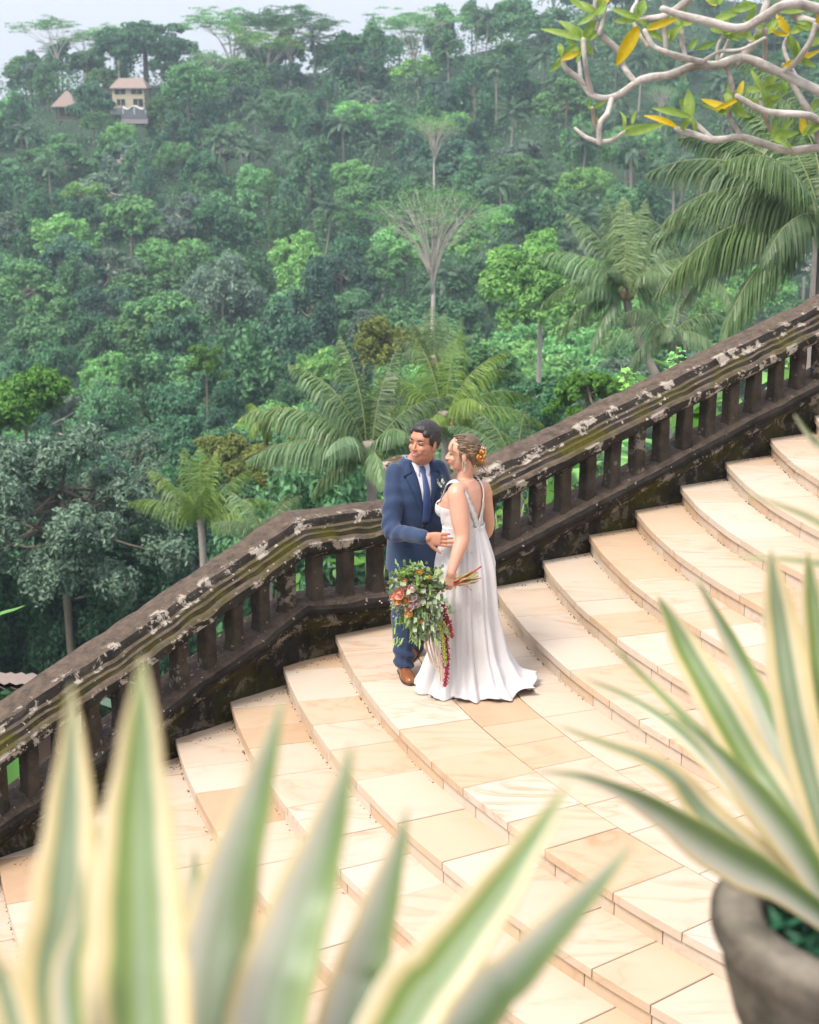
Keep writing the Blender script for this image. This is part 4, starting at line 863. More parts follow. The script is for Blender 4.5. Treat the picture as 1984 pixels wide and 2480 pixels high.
LV = [((1548, 62), (1492, 160), 40, 'frangi_yellow'), ((1508, 312), (1590, 305), 16, 'frangi_leaf'), ((1504, 325), (1612, 300), 26, 'frangi_leaf'), ((1674, 284), (1580, 262), 22, 'frangi_leaf'), ((1674, 284), (1668, 218), 34, 'frangi_leaf'), ((1674, 282), (1645, 240), 22, 'frangi_leaf'), ((1642, 308), (1560, 280), 18, 'frangi_yellow'),
      ((1768, 262), (1698, 240), 22, 'frangi_yellow'), ((1768, 260), (1700, 255), 22, 'frangi_leaf'), ((1768, 260), (1768, 195), 24, 'frangi_leaf'), ((1766, 265), (1735, 272), 20, 'frangi_leaf'), ((1788, 235), (1800, 195), 18, 'frangi_yellow'), ((1415, 98), (1352, 50), 26, 'frangi_leaf'), ((1415, 98), (1445, 48), 26, 'frangi_leaf'), ((1412, 98), (1310, 70), 20, 'frangi_leaf'), ((1416, 100), (1455, 75), 22, 'frangi_leaf'), ((1400, 125), (1372, 92), 18, 'frangi_leaf'),
      ((1360, 138), (1355, 105), 18, 'frangi_leaf'), ((1360, 138), (1350, 160), 16, 'frangi_leaf'), ((1442, 28), (1380, 0), 26, 'frangi_leaf'), ((1446, 20), (1478, -10), 24, 'frangi_yellow'), ((1445, 25), (1400, 60), 18, 'frangi_leaf'), ((1546, 46), (1480, 20), 20, 'frangi_leaf'), ((1546, 40), (1560, 0), 30, 'frangi_leaf'), ((1566, 72), (1590, 90), 18, 'frangi_leaf'), ((1566, 72), (1640, 45), 22, 'frangi_yellow'),
      ((1652, 62), (1620, 30), 24, 'frangi_leaf'), ((1652, 62), (1690, 35), 24, 'frangi_leaf'), ((1722, 55), (1790, 32), 24, 'frangi_leaf'), ((1670, 118), (1690, 95), 20, 'frangi_leaf'), ((1690, 120), (1735, 100), 16, 'frangi_leaf'), ((1850, 70), (1800, 50), 24, 'frangi_leaf'), ((1852, 70), (1900, 40), 22, 'frangi_leaf'), ((1912, 80), (1880, 35), 24, 'frangi_yellow'), ((1912, 80), (1960, 60), 24, 'frangi_leaf'),
      ((1880, 25), (1980, 15), 26, 'frangi_leaf'), ((1975, 60), (1984, 20), 26, 'frangi_yellow'), ((1960, 110), (1995, 90), 22, 'frangi_leaf'), ((1848, 215), (1880, 180), 26, 'frangi_leaf'), ((1848, 215), (1865, 250), 26, 'frangi_leaf'), ((1876, 335), (1920, 290), 22, 'frangi_leaf'), ((1876, 335), (1890, 370), 20, 'frangi_leaf'), ((1941, 282), (1984, 240), 24, 'frangi_leaf'), ((1895, 160), (1990, 120), 20, 'frangi_yellow'),
      ((1735, 272), (1760, 250), 12, 'frangi_leaf'), ((1432, 265), (1470, 245), 12, 'frangi_leaf'), ((1432, 265), (1425, 240), 12, 'frangi_leaf'), ((1508, 318), (1502, 270), 14, 'frangi_leaf'), ((1530, 300), (1540, 268), 14, 'frangi_leaf'), ((1452, 300), (1445, 285), 10, 'frangi_yellow'), ((1448, -10), (1420, -30), 24, 'frangi_leaf'), ((1752, 80), (1785, 60), 20, 'frangi_leaf'), ((1752, 80), (1720, 70), 20, 'frangi_leaf'), ((1600, 45), (1570, 80), 18, 'frangi_leaf'), ((1797, 63), (1830, 100), 20, 'frangi_leaf')]
rsl = np.random.RandomState(15)
for (cx_, cy_) in [(1415, 100), (1360, 140), (1445, 30), (1546, 46), (1566, 72), (1652, 62), (1752, 80), (1850, 75), (1912, 85), (1975, 65), (1848, 218), (1876, 335), (1768, 262), (1674, 284), (1788, 238), (1740, 10), (1830, 10), (1940, 140), (1890, 235), (1950, 330)]:
    for q in range(3):
        an_ = rsl.uniform(.15, 6.1); ln_ = rsl.uniform(40, 72); LV.append(((cx_+rsl.normal(0, 3), cy_+rsl.normal(0, 3)), (cx_+ln_*math.cos(an_), cy_-ln_*math.sin(an_)*.8), rsl.uniform(14, 24), 'frangi_leaf' if rsl.rand() < .92 else 'frangi_yellow'))
for i, (a, b_, w, mt) in enumerate(LV): strap_leaf(a, b_, w, FY-.02+.05*math.sin(i*1.7), mt, .02*math.sin(i*2.3), fr, .2+.5*((i*37) % 10)/10, .5*math.sin(i*1.1))

# ------------------------------------------------------------------ variegated foreground plants
def blade(pts, seed, root, fold=.28, n=26, m=11, face=(0, -1, .45), thick=.0016):
    """pts: (u, v, Y, width px) from tip to base; a folded sword leaf with its own thickness"""
    P = A3([at(a, b_, y) for a, b_, y, w in pts]); Wd = A3([w*y/FPX for a, b_, y, w in pts]); S = spline(np.c_[P, Wd], n); C = S[:, :3]; w = np.clip(S[:, 3], .0006, None)
    T = norm(np.gradient(C, axis=0)); N = norm(A3(face)-T*(T@A3(face))[:, None]); Sd = norm(np.cross(T, N)); x = np.linspace(-1, 1, m); rs_ = np.random.RandomState(seed)
    wob = 1+.03*np.sin(np.arange(n)*1.3+seed)
    top = C[:, None]+Sd[:, None]*(x[None, :, None]*w[:, None, None]/2*wob[:, None, None])+N[:, None]*((np.abs(x)**1.3*fold-fold*.5)[None, :, None]*w[:, None, None]/2)
    bot = top-N[:, None]*thick; rings = np.concatenate([top, bot[:, ::-1]], 1); V, F = loft(rings, closed=True)
    ac = np.tile(np.concatenate([x, x[::-1]]), n); ac = np.concatenate([ac, [0, 0]])
    return part('leaf', V, F, M['variegated'], root, True, {'across': ('POINT', ac), 'seed': ('POINT', np.full(len(V), seed*.37 % 1))})
b0 = at(480, 3350, .92)
pl = thing('variegated_agave', 'large cream-edged agave close to the camera, sword leaves fanning up from the bottom edge', 'agave', b0)
AL = [
 ([(172, 1660, 1.16, 4), (176, 1800, 1.15, 60), (172, 1980, 1.13, 120), (160, 2200, 1.1, 175), (145, 2480, 1.06, 205), (300, 3300, .92, 150)], 3),
 ([(345, 1590, 1.10, 4), (343, 1720, 1.09, 70), (338, 1880, 1.08, 130), (335, 2060, 1.06, 190), (338, 2280, 1.03, 235), (345, 2480, 1.0, 250), (430, 3300, .90, 160)], 1),
 ([(684, 1690, 1.22, 4), (655, 1800, 1.21, 45), (618, 1930, 1.2, 85), (572, 2080, 1.18, 130), (530, 2260, 1.15, 170), (500, 2480, 1.1, 200), (460, 3300, .95, 150)], 2),
 ([(853, 1790, 1.18, 4), (830, 1890, 1.17, 45), (790, 2020, 1.16, 95), (738, 2170, 1.14, 145), (685, 2330, 1.1, 180), (640, 2500, 1.07, 200), (500, 3300, .93, 150)], 5),
 ([(988, 1955, 1.32, 4), (965, 2050, 1.31, 40), (925, 2180, 1.29, 85), (880, 2330, 1.26, 125), (840, 2480, 1.22, 150), (560, 3350, .98, 130)], 8),
 ([(1378, 1890, 1.15, 4), (1325, 1980, 1.14, 50), (1245, 2100, 1.12, 95), (1150, 2230, 1.1, 135), (1060, 2350, 1.08, 165), (960, 2490, 1.06, 190), (560, 3300, .94, 150)], 7),
 ([(1538, 2035, 1.22, 4), (1455, 2130, 1.2, 45), (1350, 2240, 1.18, 80), (1240, 2360, 1.15, 110), (1130, 2480, 1.12, 135), (620, 3300, .96, 140)], 2),
 ([(208, 2090, 1.0, 3), (190, 2240, .99, 40), (165, 2480, .97, 80), (300, 3300, .9, 100)], 8),
 ([(-60, 2180, 1.0, 3), (-15, 2330, .99, 50), (35, 2480, .98, 95), (220, 3300, .9, 120)], 9),
 ([(-150, 1800, 1.2, 4), (-130, 2100, 1.15, 120), (-60, 2500, 1.05, 180), (260, 3300, .9, 140)], 10),
 ([(240, 1990, 1.4, 4), (235, 2150, 1.38, 70), (240, 2480, 1.3, 140), (380, 3300, 1.0, 120)], 12),
 ([(470, 2050, 1.45, 4), (470, 2200, 1.42, 60), (460, 2480, 1.35, 130), (450, 3300, 1.0, 120)], 13)]
for p_, sd_ in AL: blade([(a_, b_, y_, w_*1.12) for a_, b_, y_, w_ in p_], sd_, pl)
def pot(c, zt, ro, ri, hgt, lab, taper=.62):
    r_ = thing('stone_planter', lab, 'planter', (c[0], c[1], zt-hgt)); q = [(0, ri-.015, -.10), (1, ri, -.02), (2, ri+.012, 0), (3, ro-.015, .004), (4, ro, -.015), (5, ro, -.035), (6, ro*.94, -.055), (7, ro*.92, -.09), (8, ro*.86, -.15), (8, ro*.76, -.21), (9, ro*.62, -.28), (9, ro*.50, -.34), (9, ro*.44, -.38), (10, ro*.5, -hgt+.05), (11, ro*.56, -hgt), (12, .02, -hgt)]
    rings = [[[c[0]+r*math.cos(a), c[1]+r*math.sin(a), zt+z] for a in np.linspace(0, 2*math.pi, 72, endpoint=False)] for _, r, z in q if z >= -hgt]
    V, F = loft(rings, cap=False); V = V+.0012*np.stack([vnoise(V, 40, 1), vnoise(V, 40, 2), vnoise(V, 60, 3)], -1); part('bowl', V, F, M['pot'], r_, True, {'moss': ('POINT', np.full(len(V), .4)), 'spots': ('POINT', np.full(len(V), .6)), 'lich': ('POINT', np.full(len(V), .15))})
    V, F = ellip([c[0], c[1], zt-.11], [ri, ri, .03], n=24); part('soil', V, F, M['soil'], r_); return r_
M['soil'] = plain('soil', (.02, .015, .01), .95, .5, 30, .8)
pcen = at(2165, 2205, 2.02); pot(pcen, pcen[2], .245, .172, pcen[2]-2.39, 'weathered round stone planter at the lower right corner holding a variegated agave')
pot((b0[0], b0[1]-.02), 3.05, .2, .16, .66, 'stone planter below the picture that holds the big foreground agave')
rs = np.random.RandomState(8); q = rs.randn(1100, 2)*.09; q = q[(q**2).sum(1) < .17**2]; n = len(q); N_ = norm(rs.randn(n, 3)*.6+A3([0, -.3, 1])); V, F = leafcloud(np.c_[q, rs.uniform(-.075, -.03, n)]+pcen, N_, .034, rs, .45)
M['leaf_teal'] = leafmat('leaf_teal', (.01, .045, .025), (.05, .16, .09), .2, hue=.01)
o = obj('planter_groundcover', mesh('planter_groundcover', V, F, M['leaf_teal'], False, {'tint': ('FACE', rs.rand(len(F)))})); tag(o, 'tiny teal-green ground cover filling the stone planter', 'ground cover', kind='stuff')
b1 = at(2070, 2290, 2.0); pr = thing('variegated_agave', 'cream and green striped agave with arching sword leaves in the stone planter at right', 'agave', b1); e = (2065, 2275, 2.0, 55)
RL = [
 ([(1285, 1868, 1.78, 3), (1400, 1880, 1.8, 22), (1500, 1915, 1.83, 40), (1600, 1970, 1.87, 70), (1700, 2040, 1.9, 105), (1800, 2100, 1.93, 115), (1900, 2155, 1.96, 85), e], 21),
 ([(1335, 1750, 2.1, 3), (1450, 1795, 2.1, 24), (1560, 1835, 2.1, 42), (1640, 1885, 2.1, 60), (1700, 1960, 2.1, 82), (1790, 2040, 2.08, 90), (1900, 2130, 2.05, 80), e], 22),
 ([(1590, 1440, 2.25, 3), (1625, 1500, 2.25, 45), (1665, 1580, 2.24, 80), (1740, 1710, 2.2, 105), (1826, 1860, 2.16, 112), (1915, 1990, 2.1, 95), e], 23),
 ([(1685, 1400, 2.3, 3), (1740, 1500, 2.3, 30), (1800, 1620, 2.28, 55), (1880, 1800, 2.2, 85), (1965, 1990, 2.1, 90), e], 24),
 ([(1866, 1325, 2.1, 3), (1878, 1420, 2.1, 60), (1895, 1530, 2.1, 95), (1918, 1680, 2.08, 115), (1955, 1850, 2.06, 115), (2010, 2050, 2.03, 95), e], 25),
 ([(1955, 1330, 2.2, 3), (1968, 1450, 2.2, 60), (1985, 1600, 2.18, 85), (2010, 1800, 2.12, 95), (2040, 2050, 2.05, 80), e], 26),
 ([(1600, 1715, 2.0, 3), (1680, 1775, 2.0, 20), (1750, 1840, 2.0, 50), (1840, 1945, 2.0, 85), (1930, 2060, 2.0, 90), e], 27),
 ([(1690, 1620, 2.35, 3), (1760, 1740, 2.33, 50), (1850, 1880, 2.25, 85), (1950, 2040, 2.12, 85), e], 31),
 ([(2080, 1280, 2.1, 3), (2085, 1500, 2.1, 90), (2080, 1800, 2.08, 110), (2070, 2050, 2.04, 90), e], 29),
 ([(1480, 1560, 2.3, 3), (1560, 1640, 2.3, 22), (1680, 1760, 2.25, 40), (1800, 1890, 2.2, 60), (1930, 2050, 2.1, 70), e], 34),
 ([(1410, 1640, 2.2, 3), (1520, 1690, 2.2, 20), (1650, 1780, 2.15, 38), (1780, 1910, 2.1, 55), (1920, 2080, 2.05, 60), e], 35),
 ([(1760, 1350, 2.3, 3), (1850, 1352, 2.3, 14), (1960, 1362, 2.3, 28), (2100, 1400, 2.3, 60), (2300, 1600, 2.25, 90), (2250, 1950, 2.1, 90), (2080, 2270, 2.0, 55)], 28),
 ([(1810, 1195, 2.4, 3), (1900, 1228, 2.4, 16), (2000, 1275, 2.4, 30), (2200, 1420, 2.35, 70), (2350, 1750, 2.25, 90), (2200, 2100, 2.1, 80), (2080, 2270, 2.0, 55)], 30),
 ([(1925, 1005, 2.5, 3), (1960, 1055, 2.5, 14), (2010, 1105, 2.5, 26), (2250, 1350, 2.4, 80), (2300, 1800, 2.2, 90), (2090, 2270, 2.0, 55)], 32),
 ([(1845, 2480, 1.75, 30), (1830, 2440, 1.78, 40), (1900, 2400, 1.85, 40), (2065, 2290, 1.98, 50)][::1], 33)]
for p_, sd_ in RL[:-1]: blade(p_, sd_, pr, face=(-.25, -1, .55))
# ------------------------------------------------------------------ the couple
M['skin_m'] = plain('skin_tan', (.40, .185, .115), .5, .08, 25, .15); M['skin_f'] = plain('skin_fair', (.50, .265, .18), .48, .07, 25, .1)
M['hair_m'] = plain('hair_dark', (.016, .012, .011), .45, .5, 60, .5, bscale=160); M['hair_f'] = plain('hair_brown', (.10, .062, .035), .45, .45, 30, .4); M['hair_fl'] = plain('hair_blond', (.30, .20, .115), .45, .35, 30, .3)
M['suit'] = plain('navy_wool', (.018, .036, .084), .75, .22, 30, .25, spec=.25, sheen=.2, bscale=300); M['lapel'] = plain('navy_lapel', (.015, .030, .072), .7, .15, 30, .2, spec=.25); M['tie'] = plain('tie_blue', (.022, .05, .14), .5, .15, 200)
M['shirt'] = plain('shirt', (.46, .45, .50), .7, .05, 20); M['shoe'] = plain('tan_leather', (.19, .068, .025), .25, .3, 12); M['sole'] = plain('sole', (.03, .018, .012), .6)
M['teeth'] = plain('teeth', (.5, .47, .43), .3); M['lip'] = plain('lip', (.36, .10, .085), .4); M['ink'] = plain('lash', (.012, .008, .007), .5); M['brow_f'] = plain('brow_brown', (.11, .07, .045), .6)
def dressmat(name, col, lace):
    m, t, b = mat(name); P = coord(t); v = t.nodes.new('ShaderNodeTexVoronoi'); v.inputs['Scale'].default_value = 60; v.feature = 'DISTANCE_TO_EDGE'; t.links.new(P, v.inputs['Vector'])
    e = ramp(t, v.outputs['Distance'], [(.03, (1, 1, 1)), (.14, (0, 0, 0))]); n = noise(t, P, 24, 4); f = mth(t, 'MULTIPLY', e, n)
    c = mix(t, mth(t, 'MULTIPLY', f,   .7 if lace else .15), col, tuple(k*.62 for k in col)); t.links.new(c, b.inputs['Base Color']); b.inputs['Roughness'].default_value = .75; b.inputs['Sheen Weight'].default_value = .2
    bump(t, b, mth(t, 'ADD', e, noise(t, P, 150)), .3 if lace else .12, .002)
    tr = t.nodes.new('ShaderNodeBsdfTranslucent'); t.links.new(c, tr.inputs[0]); ms = t.nodes.new('ShaderNodeMixShader'); ms.inputs[0].default_value = .12; t.links.new(b.outputs[0], ms.inputs[1]); t.links.new(tr.outputs[0], ms.inputs[2]); t.links.new(ms.outputs[0], t.nodes['Material Output'].inputs[0])
    return m
M['lace'] = dressmat('ivory_lace', (.60, .575, .555), True); M['tulle'] = dressmat('white_tulle', (.60, .58, .575), False); M['satin'] = dressmat('white_underskirt', (.62, .60, .59), False)

def frame(f, up=(0, 0, 1)):
    """columns: forward, left, up"""
    f = norm(A3(f)); l = norm(np.cross(A3(up), f)); u = np.cross(f, l); return np.stack([f, l, u], 1)
def ering(c, R, a, b, n=36, e=2.0, fn=None):
    """ring in the forward(a)/left(b) plane of the frame R"""
    t = np.linspace(0, 2*math.pi, n, endpoint=False); x = np.sign(np.cos(t))*np.abs(np.cos(t))**(2/e)*a; y = np.sign(np.sin(t))*np.abs(np.sin(t))**(2/e)*b
    k = 1 if fn is None else fn(t); return A3(c)+np.outer(x*k, R[:, 0])+np.outer(y*k, R[:, 1])
def head_parts(R, c, fem=False, smile=True):
    L = []; g = .98 if fem else 1.10
    def E(p, r, n=20): L.append(ellip(A3(c)+R@(A3(p)*g), A3(r)*g, R, n))
    E((-.012, 0, .035), (.098, .077, .088), 28); E((.022, 0, -.028), (.066, .069 if not fem else .058, .080), 24)      # cranium, face
    E((.052, 0, -.085), (.030, .032 if not fem else .024, .026)); E((.024, 0, -.070), (.055, .060 if not fem else .046, .036))     # chin, jaw
    E((.058, 0, .038), (.030, .054, .034))
    for s in (-1, 1):
        E((.062, s*.033, -.022), (.026, .024, .024)); E((.072, s*.030, .020), (.014, .022, .008)); E((-.004, s*.077, -.008), (.017, .008, .030)); E((.000, s*.076, -.030), (.009, .008, .012))
        E((.068, s*.031, .006), (.013, .014, .010)); E((.094, s*.0105, -.026), (.010, .0075, .007))
        if smile: E((.066, s*.030, -.040), (.020, .018, .018))
    nose = [(.078, 0, .018), (.089, 0, 0), (.099, 0, -.017), (.101, 0, -.023)]; V, F = tube([A3(c)+R@(A3(p)*g) for p in nose], [.007*g, .0085*g, .0105*g, .011*g], 10, 'round'); L.append((V, F))
    E((.083, 0, -.048), (.014, .022, .007)); E((.082, 0, -.060), (.013, .019, .008))
    return L
def hand_parts(w, f, n_, L=.185, curl=(.25, .3, .3), spread=.10, thumb=1, sc=1.0, thumb_dir=None, rs=7):
    """w wrist point, f direction of the fingers, n_ back-of-hand normal; thumb +1/-1 side"""
    f = norm(A3(f)); n_ = norm(A3(n_)-f*(A3(n_)@f)); s = np.cross(n_, f); out = []; k = sc
    pal = [w+f*.0*k, w+f*.03*k, w+f*.06*k, w+f*.088*k]; hw = [.026, .034, .040, .040]
    R = np.stack([n_, s, f], 1); rings = [ering(p, R, .013*k if i else .019*k, h*k, 24, 2.4) for i, (p, h) in enumerate(zip(pal, hw))]; out.append(loft(rings))
    out.append(tube([w-f*.004*k, w+f*.015*k], [.023*k, .024*k], 12, 'round'))
    ln = [.070, .079, .073, .058]
    for i in range(4):
        off = (i-1.5)*.0195*k; b_ = w+f*(.083-.004*abs(i-1.2))*k+s*off*thumb; d = norm(f+s*(i-1.5)*spread*thumb); P = [b_-d*.015*k, b_]; ang = 0; rad = [.0088*k, .0090*k]
        for j, fr_ in enumerate((.45, .30, .25)):
            ang += curl[j]*(1+.15*i); dd = norm(d*math.cos(ang)-n_*math.sin(ang)); P.append(P[-1]+dd*ln[i]*fr_*k); rad.append((.0086, .0078, .0066)[j]*k)
        out.append(tube(spline(np.c_[A3(P), A3(rad)], 14)[:, :3], np.interp(np.linspace(0, 1, 14), np.linspace(0, 1, 5), rad), 10, 'round'))
    td = norm(f*.75-s*thumb*.75-n_*.15) if thumb_dir is None else norm(A3(thumb_dir)); tb = w+f*.022*k-s*thumb*.022*k
    out.append(tube([tb, tb+td*.035*k, tb+td*.060*k+f*.006*k, tb+td*.076*k+f*.018*k], [.0125*k, .0115*k, .0098*k, .0080*k], 10, 'round')); return out
def small(name, V, F, m_, par, smooth=True): return part(name, V, F, M[m_], par, smooth)
def facebits(R, c, root, fem, hair):
    g = .98 if fem else 1.10
    def Q(p): return A3(c)+R@(A3(p)*g)
    for s in (-1, 1):
        if not fem: V, F = tube(spline([Q((.0865, s*.016, .027)), Q((.0885, s*.030, .034)), Q((.074, s*.050, .030))], 8), [.0022, .004, .0042, .004, .0038, .003, .0024, .0015], 6, 'round', .9)
        else: V, F = tube(spline([Q((.0865, s*.016, .027)), Q((.087, s*.030, .032)), Q((.074, s*.048, .028))], 8), .0020, 6, 'round')
        small('eyebrow', V, F, 'ink' if not fem else 'brow_f', root)
        V, F = tube(spline([Q((.078, s*.018, .005)), Q((.0835, s*.031, .0085)), Q((.074, s*.045, .005))], 8), .0021 if not fem else .0019, 6, 'round'); small('eyelash', V, F, 'ink', root)
    w = .031 if not fem else .022; Q0 = Q; Q = lambda p: Q0((p[0]+.0065, p[1], p[2])); o = .010 if not fem else .004; r = .0026 if not fem else .0030
    V1, F1 = tube(spline([Q((.070, -w, -.041)), Q((.088, -w*.5, -.0475+o*.1)), Q((.092, 0, -.0490+o*.1)), Q((.088, w*.5, -.0475+o*.1)), Q((.070, w, -.041))], 14), [r*.4]+[r]*12+[r*.4], 8, 'round')
    V2, F2 = tube(spline([Q((.070, -w, -.043)), Q((.086, -w*.5, -.056-o*.5)), Q((.090, 0, -.059-o*.6)), Q((.086, w*.5, -.056-o*.5)), Q((.070, w, -.043))], 14), [r*.4]+[r*1.25]*12+[r*.4], 8, 'round')
    V, F = join([(V1, F1), (V2, F2)]); small('lips', V, F, 'lip', root)
    V, F = loft([[Q((.0695+.0205*math.cos(t*1.35), w*.86*t, -.0495+.006*t*t+z*(1-t*t*.7))) for t in np.linspace(-1, 1, 11)] for z in (.003, -.003, -.004-o*.55)], closed=False); Vb = V-np.outer(np.ones(len(V)), R[:, 0])*.004; V, F = join([(V, F), (Vb, F)]); small('teeth', V, F, 'teeth', root)

# ---- groom
GF = frame((.42, -.91, 0)); GC = A3([.045, 10.50, 0])                    # chest towards the camera, turned a little to his bride
def G(f, l, z): return A3([GC[0], GC[1], 0])+GF[:, 0]*f+GF[:, 1]*l+A3([0, 0, z])
groom = thing('person', 'smiling man in navy suit and blue tie, one hand on the waist of the woman', 'person', (GC[0], GC[1], 0))
HR = frame((-.60, -.78, -.02), (.10, .02, 1)); HC = at(1027, 1071, 10.44)
rSh, lSh = G(.0, -.172, 1.385), G(.0, .172, 1.375)                         # his right is the viewer's left
rEl = at(950, 1283, 10.27); rWr = at(1030, 1302, 9.99); lEl = G(.05, .25, 1.06); lWr = G(.20, .20, .96)
LL = head_parts(HR, HC)
nb = G(-.02, 0, 1.415); LL.append(tube([nb-A3([0, 0, .06]), nb, HC-HR[:, 2]*.07-HR[:, 0]*.012], [.074, .070, .068], 16, 'round'))
up_ = frame(GF[:, 0]); rings = [ering(G(0, 0, z), GF, a, b_, 30, 2.2) for z, a, b_ in [(.80, .12, .165), (.95, .12, .16), (1.15, .125, .17), (1.30, .115, .17), (1.38, .085, .13), (1.42, .05, .06)]]; LL.append(loft(rings))
fingers = hand_parts(rWr, at(1088, 1309, 9.975)-rWr, A3([.05, -1, .12]), curl=(.10, .14, .10), spread=.05, thumb=1, sc=1.14); 
LL += fingers
LL.append(tube(spline([rSh, rSh*.45+rEl*.55, rEl, (rEl+rWr)/2, rWr], 20), np.linspace(.035, .026, 20), 12, 'round')); LL.append(tube(spline([lSh, lEl, lWr], 12), np.linspace(.045, .026, 12), 12, 'round'))
LL += hand_parts(lWr, A3([.55, -.35, -.1]), A3([0, -1, .2]), sc=1.0, thumb=-1)
rHip, lHip = G(0, -.09, .86), G(0, .09, .86); rAn, lAn = A3([-.035, 10.36, .09]), A3([.035, 10.74, .09]); rKn = (rHip+rAn)/2+A3([-.012, -.05, .02]); lKn = (lHip+lAn)/2+A3([.0, -.05, .02])
for h_, k_, a_ in ((rHip, rKn, rAn), (lHip, lKn, lAn)): LL.append(tube(spline([h_, k_, a_], 14), np.interp(np.linspace(0, 1, 14), [0, .5, 1], [.075, .052, .036]), 14, 'round'))
V, F = remesh(LL, .0042, 3); small('body', V, F, 'skin_m', groom); facebits(HR, HC, groom, False, 'm')
def Hq(p): return HC+HR@(A3(p)*1.10)
hl = [ellip(Hq((-.021, 0, .043)), (.109, .089, .098), HR, 30), ellip(Hq((.028, 0, .090)), (.058, .062, .034), HR), ellip(Hq((-.058, 0, .008)), (.066, .077, .082), HR)]
for s in (-1, 1): hl += [ellip(Hq((.010, s*.069, .032)), (.030, .014, .040), HR), ellip(Hq((.012, s*.074, .005)), (.008, .005, .022), HR), ellip(Hq((.045, s*.048, .070)), (.030, .022, .026), HR)]
V, F = remesh(hl, .004, 2); N_ = vnormals(V, F); V = V+N_*(.0012*vnoise(V, 300, 2))[:, None]; small('hair', V, F, 'hair_m', groom)
# jacket: torso, skirt and sleeves grown together, then creased
jl = []; prof = [(.715, .150, .212, .005), (.78, .150, .208, 0), (.88, .145, .200, -.003), (.98, .140, .190, -.003), (1.08, .145, .192, 0), (1.18, .152, .202, .003), (1.28, .145, .208, 0), (1.35, .120, .205, -.005), (1.40, .092, .170, -.01), (1.435, .074, .118, -.015), (1.46, .066, .085, -.018)]
rings = []
for i in range(40):
    z = .715+(1.46-.715)*i/39; a, b_, o_ = [np.interp(z, [p[0] for p in prof], [p[j] for p in prof]) for j in (1, 2, 3)]; rings.append(ering(G(o_, 0, z), GF, a, b_, 48, 2.25))
jl.append(loft(rings))
def sleeve(a, b_, c, r=(.066, .066, .060, .052, .046)):
    S = spline([a, a*.5+b_*.5+GF[:, 0]*-.004, b_, (b_+c)/2-A3([0, 0, .004]), c], 40); return tube(S, np.interp(np.linspace(0, 1, 40), [0, .25, .5, .75, 1], r), 26, 'round')
rCu = rWr-norm(rWr-rEl)*.022; jl.append(sleeve(rSh+GF[:, 1]*.02-A3([0, 0, .012]), rEl, rCu)); jl.append(sleeve(lSh-GF[:, 1]*.02-A3([0, 0, .012]), lEl, lWr))
V, F = remesh(jl, .0065, 6); N_ = vnormals(V, F)
def creases(V, N_, c, rad, freq, amp, dirv, seed, sharp=1.0):
    d = np.linalg.norm(V-A3(c), axis=1)/rad; w = np.clip(1-d, 0, 1)**1.2; ph = (V-A3(c))@norm(A3(dirv))*freq+1.6*vnoise(V, 14, seed); s = np.sin(ph); s = np.sign(s)*np.abs(s)**sharp
    return V+N_*(w*amp*s)[:, None]
ua = norm(rEl-rSh); fa = norm(rWr-rEl)
V = creases(V, N_, rEl, .18, 80, .010, ua*.6+fa*.9, 1, .6); V = creases(V, N_, (rEl+rSh)/2-A3([0, 0, .03]), .2, 62, .008, ua+GF[:, 0]*.5, 2); V = creases(V, N_, (rEl+rWr)/2, .15, 60, .004, fa, 3); V = creases(V, N_, rSh+GF[:, 1]*.09-A3([0, 0, .07]), .15, 70, .008, A3([.7, 0, .7]), 4); V = creases(V, N_, G(.14, .03, 1.02), .22, 40, .008, A3([.5, 0, 1]), 5)
V = V+N_*(.002*vnoise(V, 22, 8))[:, None]
m_ = np.linalg.norm(V-rCu, axis=1); small('jacket', V, F, 'suit', groom)
def surf(f_, l, z, out=.0):                                               # point on the chest surface of the jacket
    a, b_, o_ = [np.interp(z, [p[0] for p in prof], [p[j] for p in prof]) for j in (1, 2, 3)]; x = a*max(0, 1-(abs(l)/b_)**2.25)**(1/2.25); return G(x+o_+out, l, z)
def sheet(name, left, right, out, m_, par, n=14, mm=6, thick=.003, arch=0.):
    rows = []
    for t in np.linspace(0, 1, n):
        zl = np.interp(t, np.linspace(0, 1, len(left)), [p[1] for p in left]); ll = np.interp(t, np.linspace(0, 1, len(left)), [p[0] for p in left]); zr = np.interp(t, np.linspace(0, 1, len(right)), [p[1] for p in right]); lr = np.interp(t, np.linspace(0, 1, len(right)), [p[0] for p in right])
        rows.append([surf(0, ll+(lr-ll)*q, zl+(zr-zl)*q, out+arch*math.sin(q*math.pi)) for q in np.linspace(0, 1, mm)])
    R = A3(rows); bk = R-GF[:, 0]*thick; V, F = loft(np.concatenate([R, bk[:, ::-1]], 1), closed=True); return small(name, V, F, m_, par)
sheet('shirt', [(-.060, 1.43), (-.055, 1.37), (-.035, 1.22), (-.004, 1.06)], [(.060, 1.43), (.055, 1.37), (.035, 1.22), (.004, 1.06)], .006, 'shirt', groom, mm=9, arch=.006)
V, F = loft([ering(nb+A3([0, 0, z])+GF[:, 0]*x, GF, r, r*1.02, 30) for z, r, x in [(-.01, .078, 0), (.022, .073, .002), (.045, .070, .004), (.046, .066, .004), (.01, .068, 0)]], cap=False); small('collar', V, F, 'shirt', groom)
for s in (-1, 1): sheet('collar_wing', [(s*.060, 1.448), (s*.052, 1.392)], [(s*.010, 1.425), (s*.032, 1.362)], .016, 'shirt', groom, 6, 4, .005)
